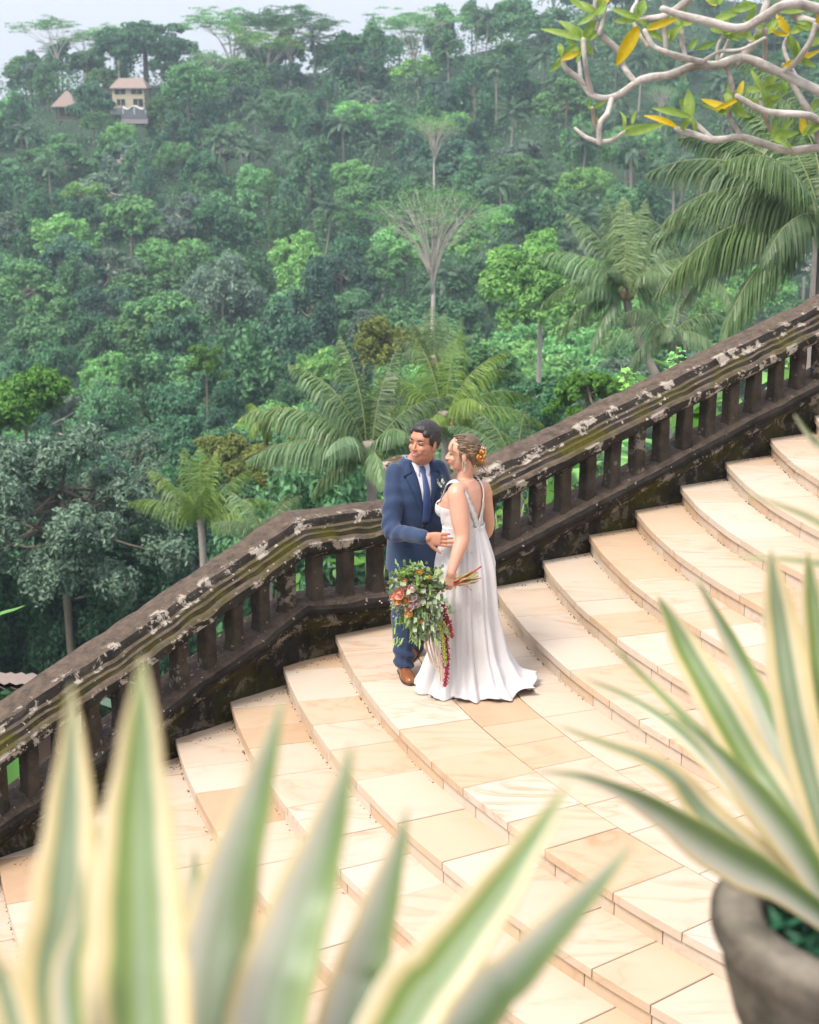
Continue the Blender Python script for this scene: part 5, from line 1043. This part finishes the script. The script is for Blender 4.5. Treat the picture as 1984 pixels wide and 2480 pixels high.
sheet('tie', [(-.015, 1.422), (-.022, 1.40), (-.014, 1.378), (-.020, 1.30), (-.029, 1.18), (-.030, 1.06)], [(.015, 1.422), (.022, 1.40), (.014, 1.378), (.020, 1.30), (.029, 1.18), (.030, 1.06)], .016, 'tie', groom, 26, 6, .006, .006)
for s in (-1, 1): sheet('lapel', [(s*.060, 1.45), (s*.048, 1.37), (s*.034, 1.23), (s*.004, 1.05)], [(s*.105, 1.445), (s*.118, 1.345), (s*.085, 1.24), (s*.006, 1.045)], .011, 'lapel', groom, 20, 6, .007, .004)
for s in (-1, 1): sheet('lapel', [(s*.072, 1.445), (s*.074, 1.385)], [(s*.112, 1.43), (s*.134, 1.365)], .0155, 'lapel', groom, 6, 5, .006)
V, F = tube([surf(0, -.02, 1.03, .006), surf(0, -.02, 1.03, .012)], .011, 12); small('button', V, F, 'ink', groom)
V, F = loft([[surf(0, -.09-.05*q, .90+z, .006) for q in np.linspace(0, 1, 5)] for z in (-.006, .006)], closed=False); V2 = V-GF[:, 0]*.01; V, F = join([(V, F), (V2, F)]); small('pocket_flap', V, F, 'lapel', groom)
ct = norm(rWr-rEl); V, F = tube([rWr-ct*.04, rWr+ct*.002], [.038, .037], 20); small('shirt_cuff', V, F, 'shirt', groom)
# trousers
tl = [loft([ering(G(0, 0, z), GF, a, b_, 40, 2.2) for z, a, b_ in [(.74, .118, .172), (.84, .125, .180), (.95, .12, .17)]])]
for h_, k_, a_, s in ((rHip, rKn, rAn, -1), (lHip, lKn, lAn, 1)):
    S = spline([h_+A3([0, 0, .02]), h_*.5+k_*.5, k_, (k_+a_)/2, a_-A3([0, 0, .030])], 44); tl.append(tube(S, np.interp(np.linspace(0, 1, 44), [0, .15, .5, .8, .95, 1], [.098, .100, .080, .070, .068, .069]), 28, True))
V, F = remesh(tl, .0065, 6); N_ = vnormals(V, F)
for c, r, fq, am in ((rAn+A3([0, 0, .04]), .19, 75, .013), (lAn+A3([0, 0, .04]), .19, 75, .013), (rKn, .20, 40, .010), (G(0, -.07, .74), .18, 50, .009)): V = creases(V, N_, c, r, fq, am, A3([.4, .2, 1]), int(c[2]*99), .9)
w = np.clip(1-np.abs((V-rKn)@GF[:, 1])/.016, 0, 1)*((V-rKn)@GF[:, 0] > .02)*(V[:, 2] < .66); V = V+GF[:, 0]*(w*.006)[:, None]; small('trousers', V, F, 'suit', groom)
for a_, fd in ((rAn, A3([.22, -.97, 0])), (lAn, A3([-.35, -.93, 0]))):
    R = frame(fd); o_ = A3([a_[0], a_[1], 0]); prof_s = [(-.075, .022, .030, .05), (-.06, .034, .05, .075), (-.02, .038, .055, .10), (.03, .040, .050, .095), (.08, .047, .038, .072), (.13, .050, .032, .060), (.175, .045, .028, .054), (.205, .030, .022, .046), (.215, .010, .012, .036)]
    up = [];
    for x, w_, hh, tp in prof_s: up.append([o_+R[:, 0]*x+R[:, 1]*w_*math.cos(t)+A3([0, 0, .016+max(0, math.sin(t))*(tp-.016)]) for t in np.linspace(0, 2*math.pi, 24, endpoint=False)])
    V, F = loft(up); sh = small('shoe', V, F, 'shoe', groom)
    sr = [[o_+R[:, 0]*(x*1.02)+R[:, 1]*(w_+.003)*math.cos(t)+A3([0, 0, .009+.009*math.sin(t)]) for t in np.linspace(0, 2*math.pi, 24, endpoint=False)] for x, w_, hh, tp in prof_s]; V, F = loft(sr); so_ = obj('sole', mesh('sole', V-A3(groom.location), F, M['sole']), sh)
    L = []
    for q in range(4):
        x = .045+q*.016; z = .094-q*.006; L.append(tube(spline([o_+R[:, 0]*x-R[:, 1]*.018+A3([0, 0, z-.004]), o_+R[:, 0]*(x+.004)+A3([0, 0, z+.003]), o_+R[:, 0]*x+R[:, 1]*.018+A3([0, 0, z-.004])], 6), .0018, 5))
    V, F = join(L); obj('laces', mesh('laces', V-A3(groom.location), F, M['sole']), sh)
# boutonniere on his left lapel
bc = surf(0, .105, 1.30, .02); rs = np.random.RandomState(6); q = bc+rs.randn(60, 3)*A3([.018, .01, .026]); V, F = leafcloud(q, norm(rs.randn(60, 3)), .022, rs, .4)
bt = thing('boutonniere', 'small greenery and white blossom boutonniere pinned on the navy lapel', 'boutonniere', bc); part('greenery', V, F, M['leaf_grey'], bt, False, {'tint': ('FACE', rs.rand(len(F)))})
V, F = join([ellip(bc+A3([rs.normal(0, .012), -.012, .01+rs.normal(0, .012)]), [.008]*3, n=8) for _ in range(7)]); part('blossom', V, F, M['satin'], bt)

# ---- bride
BF = frame((-.76, .65, 0)); BC = A3([.345, 10.17, 0])
def Bp(f, l, z): return A3([BC[0], BC[1], 0])+BF[:, 0]*f+BF[:, 1]*l+A3([0, 0, z])
bride = thing('person', 'woman in a white lace wedding dress with low open back, brown hair in a bun', 'person', (BC[0], BC[1], 0))
BH = frame((-.985, -.10, -.06), (-.08, 0, 1)); BHC = at(1119, 1098, 10.20)
lS, rS = at(1106, 1188, 10.06), at(1172, 1182, 10.30); lE, lW = at(1120, 1302, 9.98), at(1093, 1388, 9.89); rE = at(1180, 1285, 10.38); rW = at(1130, 1330, 10.50)
LL = head_parts(BH, BHC, True, True)
bn = (lS+rS)/2+A3([-.035, .03, .065]); LL.append(tube(spline([bn-A3([-.02, -.0, .09]), bn, BHC-BH[:, 2]*.085-BH[:, 0]*.028, BHC-BH[:, 2]*.03-BH[:, 0]*.02], 8), [.075, .062, .054, .050, .049, .05, .05, .05], 18, 'round'))
tor = [(.72, .135, .165, .0, .0), (.84, .15, .180, .0, 0), (.98, .125, .150, .0, 0), (1.07, .108, .128, 0, 0), (1.15, .118, .135, .012, 0), (1.22, .130, .145, .02, 0), (1.29, .110, .150, .008, 0), (1.34, .080, .140, -.01, 0), (1.375, .055, .10, -.02, 0), (1.40, .045, .06, -.02, 0)]
def tring(z, grow=0., n=40, fn=None):
    a, b_, o_ = [np.interp(z, [p[0] for p in tor], [p[j] for p in tor]) for j in (1, 2, 3)]; return ering(Bp(o_, 0, z), BF, a+grow, b_+grow, n, 2.1, fn)
LL.append(loft([tring(z) for z in np.linspace(.72, 1.40, 24)])); 
for s in (-1, 1): LL.append(ellip(Bp(.095, s*.062, 1.205), (.058, .062, .060), BF))
LL.append(tube(spline([lS*.7+rS*.3+A3([0, 0, .004]), lS+A3([0, 0, -.008]), lS*.72+lE*.28, lS*.35+lE*.65, lE, lE*.55+lW*.45, lW], 30), np.interp(np.linspace(0, 1, 30), [0, .167, .33, .5, .65, .72, .83, 1], [.046, .057, .062, .058, .047, .048, .042, .027]), 20, 'round'))
LL.append(tube(spline([rS, rS*.75+rE*.25, rE, rW], 26), np.interp(np.linspace(0, 1, 26), [0, .2, .5, .8, 1], [.046, .055, .045, .036, .026]), 18, 'round')); LL.append(tube([lS+A3([0, 0, .004]), rS], [.046, .046], 14, 'round'))
hf = at(1083, 1428, 9.865)-lW; LL += hand_parts(lW, hf, A3([.35, -1, .05]), curl=(.55, .75, .5), spread=.05, thumb=-1, sc=.93, thumb_dir=norm(hf)*.5+A3([.55, .35, 0]))
LL += hand_parts(rW, A3([-.7, .5, .1]), A3([.2, 1, 0]), sc=.9, thumb=1)
for s in (-1, 1): LL.append(tube([Bp(0, s*.08, .80), Bp(-.0, s*.08, .45), Bp(-.02, s*.08, .10)], [.09, .06, .038], 14, 'round')); LL.append(tube([Bp(-.03, s*.08, .06), Bp(.12, s*.08, .035)], [.032, .026], 12, 'round'))
V, F = remesh(LL, .0042, 3); small('body', V, F, 'skin_f', bride); facebits(BH, BHC, bride, True, 'f')
# dress: lace bodice with a low V back
def bodice_mask(P):
    """keep where the lace covers: front up to the bust line, back only below a deep V, wide straps"""
    f = (P-A3([BC[0], BC[1], 0]))@BF[:, 0]; l = (P-A3([BC[0], BC[1], 0]))@BF[:, 1]; z = P[:, 2]; back = f < .0
    vback = 1.105+np.abs(l)*2.35+.006*np.sin(z*170); vfront = 1.20+np.abs(l)*1.15
    arm = z > 1.235+np.clip(f*0, 0, 1)+(np.abs(l) < .108)*1.0
    return np.where(back, z < np.maximum(vback, 1.10), z < np.maximum(vfront, 1.19)) & ~arm
rows = []; NZ = 110; NA = 180
for z in np.linspace(.97, 1.395, NZ): rows.append(tring(z, .007, NA))
R = A3(rows); LLb = [loft(R)]; 
V, F = remesh([loft([tring(z, .006, 60) for z in np.linspace(.95, 1.40, 40)])]+[ellip(Bp(.097, s*.062, 1.205), (.064, .068, .066), BF) for s in (-1, 1)]+[tube([lS+BF[:, 1]*-.045, rS-BF[:, 1]*-.045], [.054, .054], 16, 'round')], .0048, 3)
keep = bodice_mask(V); FF = []
for f_ in F: FF.append(f_[keep[f_].all(1)])
N_ = vnormals(V, F); V = V+N_*(.0025*vnoise(V, 90, 3))[:, None]
used = np.zeros(len(V), bool); [used.__setitem__(g_.ravel(), True) for g_ in FF]; idx = np.cumsum(used)-1; V2 = V[used]; FF = [idx[g_] for g_ in FF]
bo = small('bodice', V2, FF, 'lace', bride); sm = bo.modifiers.new('thick', 'SOLIDIFY'); sm.thickness = .004; sm.offset = 1
# scalloped lace edge and straps down the back
def backpt(l, z, out=.012):
    a, b_, o_ = [np.interp(z, [p[0] for p in tor], [p[j] for p in tor]) for j in (1, 2, 3)]; x = a*max(0.02, 1-(min(.98, abs(l)/b_))**2.1)**(1/2.1); return Bp(-x+o_-out, l, z)
for s in (-1, 1):
    path = spline([backpt(s*.004, 1.105), backpt(s*.040, 1.19), backpt(s*.075, 1.27), backpt(s*.092, 1.33), Bp(-.045, s*.100, 1.385), Bp(.0, s*.100, 1.405), Bp(.055, s*.098, 1.375), Bp(.095, s*.085, 1.31)], 60)
    T, N1, B1 = frames(path); outw = path-A3([BC[0], BC[1], 0]); outw[:, 2] = np.clip(path[:, 2]-1.27, 0, 1)*1.6; outw = norm(outw-T*(outw*T).sum(1, keepdims=True)); S_ = norm(np.cross(T, outw)); w = .021+.006*np.abs(np.sin(np.arange(60)*.62))
    rings = np.stack([path-S_*w[:, None]*.9+outw*.002, path+outw*.004, path+S_*w[:, None]*.9+outw*.002, path-outw*.004], 1); V, F = loft(rings); small('lace_strap', V, F, 'lace', bride)
# skirt: satin underskirt at the front, tulle overlay gathered at the waist and running out into a short train
def skirt(z, n=200, layer=0):
    t = np.linspace(0, 2*math.pi, n, endpoint=False); s = (1.10-z)/1.10; s = max(0, s)
    c = A3([BC[0], BC[1], 0])*(1-0)+A3([-.01*s+.04*s**2, -.01*s-.02*s**2, 0]); cx, cy = c[0], c[1]
    ax = np.cos(t); ay = np.sin(t)                                                    # ax +x (train side), ay +y (away)
    base = np.interp(s, [0, .12, .27, .5, .75, .92, 1.0], [.118, .145, .172, .185, .215, .265, .30])
    train = np.clip(ax*.93-ay*.10, 0, 1)**2.2*np.interp(s, [0, .55, .8, .93, 1.], [0, .015, .05, .11, .19]); toe = np.clip(-ax*.9-ay*.2, 0, 1)**3*np.interp(s, [0, .8, 1.], [0, .0, .05])
    back = np.clip(ax, 0, 1)*np.interp(s, [0, .2, .5, 1], [0, .02, .02, 0])
    fold = np.interp(s, [0, .15, .5, 1], [.003, .008, .014, .026])*(np.sin(t*11+1.1*np.sin(2*t)+layer)+.5*np.sin(t*19+2+s*1.4)+.35*np.sin(t*31+s*2.))
    if layer == 1: fold *= .5; base = base*.93
    
    a_, b_, o_ = [np.interp(z, [p[0] for p in tor], [p[j] for p in tor]) for j in (1, 2, 3)]; cf = ax*BF[0, 0]+ay*BF[1, 0]; cl = ax*BF[0, 1]+ay*BF[1, 1]; body_r = 1/np.sqrt((cf/(a_+.014))**2+(cl/(b_+.014))**2)
    if z > .70: base = np.maximum(base*np.ones(n), body_r*(1 if layer == 0 else .975))
    r = base+train+toe+back+fold; x = cx+ax*r*1.0; y = cy+ay*r*.93; zz = z+np.zeros(n)
    if s > .9: zz = zz+.022*(s-.9)/.1*(1+np.sin(t*11+1.1*np.sin(2*t)+layer+1.3))*.6+np.clip(ax, 0, 1)**6*.035*(s-.9)/.1*(1+np.sin(t*9))
    return np.stack([x, y, zz], 1)
zs = np.concatenate([np.linspace(1.105, .12, 60), np.linspace(.10, .004, 16)]); V, F = loft([skirt(z) for z in zs], cap=False)
V = V+np.stack([vnoise(V*A3([1, 1, .5]), 14, 1), vnoise(V*A3([1, 1, .5]), 14, 2), 0*V[:, 0]], -1)*.009*np.clip(1.05-V[:, 2:3], 0, 1); sk = small('skirt', V, F, 'tulle', bride); sm = sk.modifiers.new('thick', 'SOLIDIFY'); sm.thickness = .003
V, F = loft([skirt(z, layer=1) for z in zs], cap=False); u = small('underskirt', V, F, 'satin', bride)
# x over the hips
V, F = tube(spline([Bp(.0, 0, 1.10)+0*BF[:, 0]+q for q in [BF[:, 0]*.118, BF[:, 1]*.135, -BF[:, 0]*.115, -BF[:, 1]*.135, BF[:, 0]*.118]], 40), .008, 8, False, 1.6); small('waistband', V, F, 'lace', bride)
# hair: skull cap, low bun, combed strands
def Bq(p): return BHC+BH@(A3(p)*.98)
hl = [ellip(Bq((-.030, 0, .046)), (.096, .082, .084), BH, 30), ellip(Bq((-.068, 0, .000)), (.052, .072, .072), BH), ellip(Bq((-.020, 0, .085)), (.060, .058, .038), BH), ellip(Bq((-.105, 0, -.050)), (.045, .058, .047), BH), ellip(Bq((-.075, 0, -.060)), (.040, .050, .040), BH)]
for s in (-1, 1): hl.append(ellip(Bq((-.012, s*.070, .010)), (.040, .012, .038), BH))
V, F = remesh(hl, .004, 3); N_ = vnormals(V, F); V = V+N_*(.002*vnoise(V, 120, 4))[:, None]; small('hair', V, F, 'hair_f', bride)
rs = np.random.RandomState(12); SA, SB = [], []
def onskull(p, k=1.0):
    c = A3([-.030, 0, .046]); d = (A3(p)-c)/A3([.100, .086, .088]); return c+d/np.linalg.norm(d)*A3([.100, .086, .088])*k
for i in range(150):
    s = 1 if rs.rand() < .75 else -1; a = A3([rs.uniform(.035, .066), s*rs.uniform(.002, .066), 0]); a[2] = .125-1.1*abs(a[1])-rs.uniform(0, .018)-.5*max(0, a[0]-.05); a = onskull(a)
    m1 = onskull([-.03+rs.normal(0, .012), s*(.060+rs.uniform(-.03, .026)), rs.uniform(.0, .085)-.3*abs(a[1])], 1.0+rs.uniform(0, .04)); m2 = onskull([-.10, s*rs.uniform(.005, .05), rs.uniform(-.005, .06)], 1.02); e_ = A3([-.115+rs.normal(0, .012), s*rs.uniform(-.02, .035), -.045+rs.normal(0, .018)])
    S = spline([Bq(a), Bq(m1), Bq(m2), Bq(e_)], 16); (SB if rs.rand() < .45 else SA).append(tube(S, np.interp(np.linspace(0, 1, 16), [0, .3, 1], [.0012, .0028, .0022]), 5))
for i in range(60):                                                                # swirl of the bun
    a0 = rs.rand()*6.28; r = rs.uniform(.022, .050); c = A3([-.108, 0, -.050]); S = [Bq(c+A3([-.030*math.cos(r*30)*rs.uniform(.8, 1.25), r*1.12*math.cos(a0+t), r*.92*math.sin(a0+t)])) for t in np.linspace(0, 2.6, 12)]; (SB if rs.rand() < .45 else SA).append(tube(S, .0026, 5))
for (p, q, r_) in [((.035, .066, .0), (.020, .074, -.05), (.030, .070, -.095)), ((.005, .074, -.02), (-.012, .078, -.07), (.0, .070, -.115)), ((-.07, .05, -.07), (-.085, .06, -.12), (-.10, .05, -.155)), ((-.13, .03, -.05), (-.155, .04, -.10), (-.15, .03, -.15)), ((-.12, .0, -.09), (-.145, .02, -.13), (-.165, .02, -.17)), ((.06, .04, .08), (.075, .06, .03), (.045, .075, -.02))]:
    for k_ in range(5): j_ = rs.normal(0, .003, 3); SB.append(tube(spline([Bq(A3(p)+j_), Bq(A3(q)+j_*2), Bq(A3(r_)+j_*3)], 10), np.linspace(.0018, .0006, 10), 5))
V, F = join(SA); small('dark_strands', V, F, 'hair_f', bride); V, F = join(SB); small('blond_strands', V, F, 'hair_fl', bride)
V, F = join([tube(spline([Bq((.050-.01*k_, .008+.016*k_, .118-.008*k_)), Bq((.015, .030+.010*k_, .128-.012*k_)), Bq((-.025, .040+.008*k_, .122-.01*k_))], 10), [.004, .0065, .0075, .007, .0075, .007, .0075, .007, .006, .004], 8) for k_ in range(3)]); small('braid', V, F, 'hair_f', bride)
# earring, ring
V, F = join([tube(spline([Bq((-.002+.01*math.sin(t), .083, -.035)), Bq((.0+.012*math.sin(t), .086, -.07)), Bq((.0, .084, -.105))], 8), .0012, 5) for t in (-1.5, 0, 1.5)]); small('earring', V, F, 'satin', bride)
# orange flower in the hair
M['orange'] = plain('orange_petal', (.62, .30, .08), .5, .2, 40); M['coral'] = plain('coral_petal', (.68, .30, .22), .5, .25, 40); M['pink'] = plain('pink_petal', (.70, .54, .52), .5, .12, 40); M['crimson'] = plain('crimson_amaranth', (.28, .006, .03), .6, .4, 60); M['lime'] = plain('lime_amaranth', (.30, .33, .06), .6, .35, 60); M['peach'] = plain('peach_ribbon', (.60, .47, .36), .55, .08, 20); M['stemg'] = plain('flower_stem', (.28, .24, .07), .5, .35, 30)
def bloom(c, ax, r, rs, layers=3, n=6, cup=.5):
    R = frame(ax); L = []
    for k_ in range(layers):
        rr = r*(1-.28*k_)
        for i in range(n-k_):
            a = i*6.283/(n-k_)+k_*.6+rs.rand()*.2; V, F = big_leaf(rr, rr*.95, rs, -.35-.3*k_, 6, 5); pit = cup+.35*k_; cp, sp = math.cos(pit), math.sin(pit)
            X = V[:, 0]*cp-V[:, 2]*sp; Z = V[:, 0]*sp+V[:, 2]*cp; Y_ = V[:, 1]; x2 = X*math.cos(a)-Y_*math.sin(a); y2 = X*math.sin(a)+Y_*math.cos(a); L.append((A3(c)+np.outer(x2, R[:, 1])+np.outer(y2, R[:, 2])+np.outer(Z, R[:, 0]), F))
    return join(L)
fl = thing('hair_flower', 'orange orchid flowers tucked into the bun of the woman', 'flower', Bq((-.115, .045, .0)))
rs = np.random.RandomState(3)
for (p, r_, m_) in [((-.100, .058, -.020), .030, 'orange'), ((-.120, .048, .010), .028, 'orange'), ((-.128, .030, .030), .024, 'peach'), ((-.112, .052, -.042), .024, 'orange')]: V, F = bloom(Bq(p), BH@A3([-.45, .9, .1]), r_*1.15, rs, 2, 5, .35); part('blossom', V, F, M[m_], fl)
V, F = ellip(Bq((-.124, .058, .022)), [.006]*3, n=8); part('heart', V, F, M['coral'], fl)

# ---- bouquet hanging from her hand
hc = at(1080, 1420, 9.895); bq = thing('bridal_bouquet', 'cascading bouquet of eucalyptus, pink and orange flowers and red amaranth held by the woman', 'bouquet', hc); rs = np.random.RandomState(21); bd = norm(at(1010, 1440, 9.80)-hc); CB = at(1022, 1448, 9.80)
L = []
for i in range(22):
    e_ = at(1128+rs.uniform(-6, 38), 1392+rs.uniform(-14, 22), 9.86+rs.normal(0, .02)); s_ = at(1015+rs.uniform(-30, 30), 1440+rs.uniform(-30, 30), 9.82); L.append(tube(spline([e_, hc+rs.normal(0, .006, 3), s_], 8), rs.uniform(.0025, .0048), 6))
V, F = join(L); part('stems', V, F, M['stemg'], bq)
L = [tube(spline([at(1166, 1372, 9.86), at(1130, 1395, 9.86), hc], 6), .005, 6), tube(spline([at(1166, 1400, 9.84), at(1125, 1408, 9.86), hc], 6), .003, 6), tube(spline([at(1143, 1430, 9.84), at(1125, 1418, 9.86), hc], 6), .002, 5)]; V, F = join(L); part('red_stems', V, F, M['crimson'], bq)
def sprays(n, uv, sx, sy, Ls, Ws, mt, nm, seed, dirb=.5):
    rs = np.random.RandomState(seed); LV = []; ti = []
    for i in range(n):
        u_ = uv[0]+np.clip(rs.randn(), -1.9, 1.9)*sx; v_ = uv[1]+np.clip(rs.randn(), -1.9, 1.9)*sy; p = at(u_, v_, 9.80+rs.normal(0, .035)); V, F = big_leaf(Ls*rs.uniform(.6, 1.25), Ws*rs.uniform(.6, 1.2), rs, .15, 6, 4); d = (p-CB)
        yaw = math.atan2(d[1]*.3-.3+rs.normal(0, .35), d[0]+rs.normal(0, .06)); LV.append((orient(V, yaw, math.atan2(d[2], .08)*dirb+rs.normal(0, .5)-.25, p), F)); ti.append(np.full(len(F[0]), rs.rand()))
    V, F = join(LV); part(nm, V, F, M[mt], bq, True, {'tint': ('FACE', np.concatenate(ti))})
M['euc'] = leafmat('eucalyptus_leaf', (.12, .18, .09), (.42, .48, .33), .25, hue=.01); M['bq_green'] = leafmat('bouquet_leaf', (.10, .20, .04), (.33, .43, .15), .25, hue=.01)
sprays(230, (1012, 1432), 29, 30, .062, .034, 'euc', 'eucalyptus', 1); sprays(170, (1040, 1495), 25, 24, .060, .024, 'euc', 'eucalyptus', 2); sprays(150, (1010, 1398), 30, 16, .058, .022, 'bq_green', 'green_leaves', 3); sprays(130, (1006, 1488), 26, 30, .075, .013, 'bq_green', 'grass_leaves', 4)
for (u_, v_, r_, m_) in [(972, 1438, .036, 'coral'), (985, 1455, .030, 'orange'), (996, 1466, .036, 'pink'), (1003, 1445, .032, 'pink'), (968, 1455, .026, 'orange'), (985, 1425, .026, 'coral'), (993, 1486, .024, 'orange'), (1018, 1386, .018, 'orange'), (982, 1407, .016, 'orange'), (990, 1475, .022, 'coral'), (1020, 1505, .014, 'orange'), (1002, 1425, .026, 'pink'), (955, 1445, .022, 'coral'), (1012, 1462, .028, 'pink'), (985, 1442, .026, 'peach'), (1040, 1398, .014, 'orange'), (968, 1398, .012, 'lime'), (950, 1406, .012, 'lime'), (943, 1410, .010, 'lime')]:
    V, F = bloom(at(u_, v_, 9.735+rs.normal(0, .008)), A3([-.4, -.9, .25]), r_*1.55, rs, 3, 6, .45); part('blossom', V, F, M[m_], bq)
def tassel(pts, m_, w0, w1, n, nm, seed):
    rs = np.random.RandomState(seed); S = spline([at(*p) for p in pts], 60); L = []
    for i in range(n): f_ = rs.rand(); c = S[int(f_*59)]; w_ = w0+(w1-w0)*f_; L.append(ellip(c+rs.randn(3)*A3([w_, w_, w_*.8]), [.0042*rs.uniform(.6, 1.2)]*3, n=6))
    V, F = join(L); part(nm, V, F, M[m_], bq, False)
tassel([(1075, 1465, 9.79), (1078, 1530, 9.80), (1084, 1600, 9.80), (1077, 1665, 9.78)], 'crimson', .010, .006, 950, 'amaranth', 1); tassel([(1080, 1480, 9.78), (1092, 1520, 9.78), (1095, 1545, 9.78)], 'crimson', .007, .004, 200, 'amaranth', 2); tassel([(1072, 1500, 9.80), (1070, 1570, 9.80), (1076, 1620, 9.79)], 'crimson', .004, .003, 120, 'amaranth', 5)
tassel([(1062, 1490, 9.78), (1073, 1550, 9.78), (1080, 1608, 9.78)], 'lime', .008, .005, 520, 'green_amaranth', 3); tassel([(1075, 1505, 9.77), (1088, 1545, 9.77)], 'lime', .005, .003, 80, 'green_amaranth', 6); tassel([(1005, 1500, 9.80), (1006, 1535, 9.80), (1012, 1548, 9.80)], 'lime', .006, .003, 60, 'green_amaranth', 4)
for k_, (du, w_) in enumerate([(4, .010), (14, .006), (-14, .007), (-5, .005)]):
    S = spline([at(1040+du, 1515, 9.82), at(1046+du, 1560, 9.81), at(1058+du*.8, 1605, 9.80), at(1068+du*.4, 1650-12*k_, 9.79)], 40); rows = [[p_+A3([1, .35*math.sin(i*.23+k_), 0])*w_*x+A3([0, -.006*math.sin(x*5+i*.3), 0]) for x in np.linspace(-1, 1, 7)] for i, p_ in enumerate(S)]; V, F = loft(rows, closed=False); V2, F2 = join([(V, F), (V+A3([0, .0015, 0]), F)]); part('ribbon', V2, F2, M['peach'], bq)

L = [ellip(at(1000+rs.normal(0, 24), 1438+rs.normal(0, 24), 9.755+rs.normal(0, .01)), [.0045]*3, n=6) for _ in range(110)]; V, F = join(L); part('waxflower', V, F, M['pink'], bq, False)
# ------------------------------------------------------------------ humid air over the valley
hz, t, b = mat('haze'); t.nodes.remove(b); pv = t.nodes.new('ShaderNodeVolumePrincipled'); pv.inputs['Color'].default_value = (.72, .88, 1.0, 1)
pv.inputs['Density'].default_value = .00042; pv.inputs['Anisotropy'].default_value = .2
t.links.new(pv.outputs[0], t.nodes['Material Output'].inputs['Volume'])
V, F = box([0, 650, -20], [9000, 1700, 130]); o = obj('haze', mesh('haze', V, F, hz, False)); tag(o, 'pale blue humid haze over the valley', 'haze', kind='stuff')
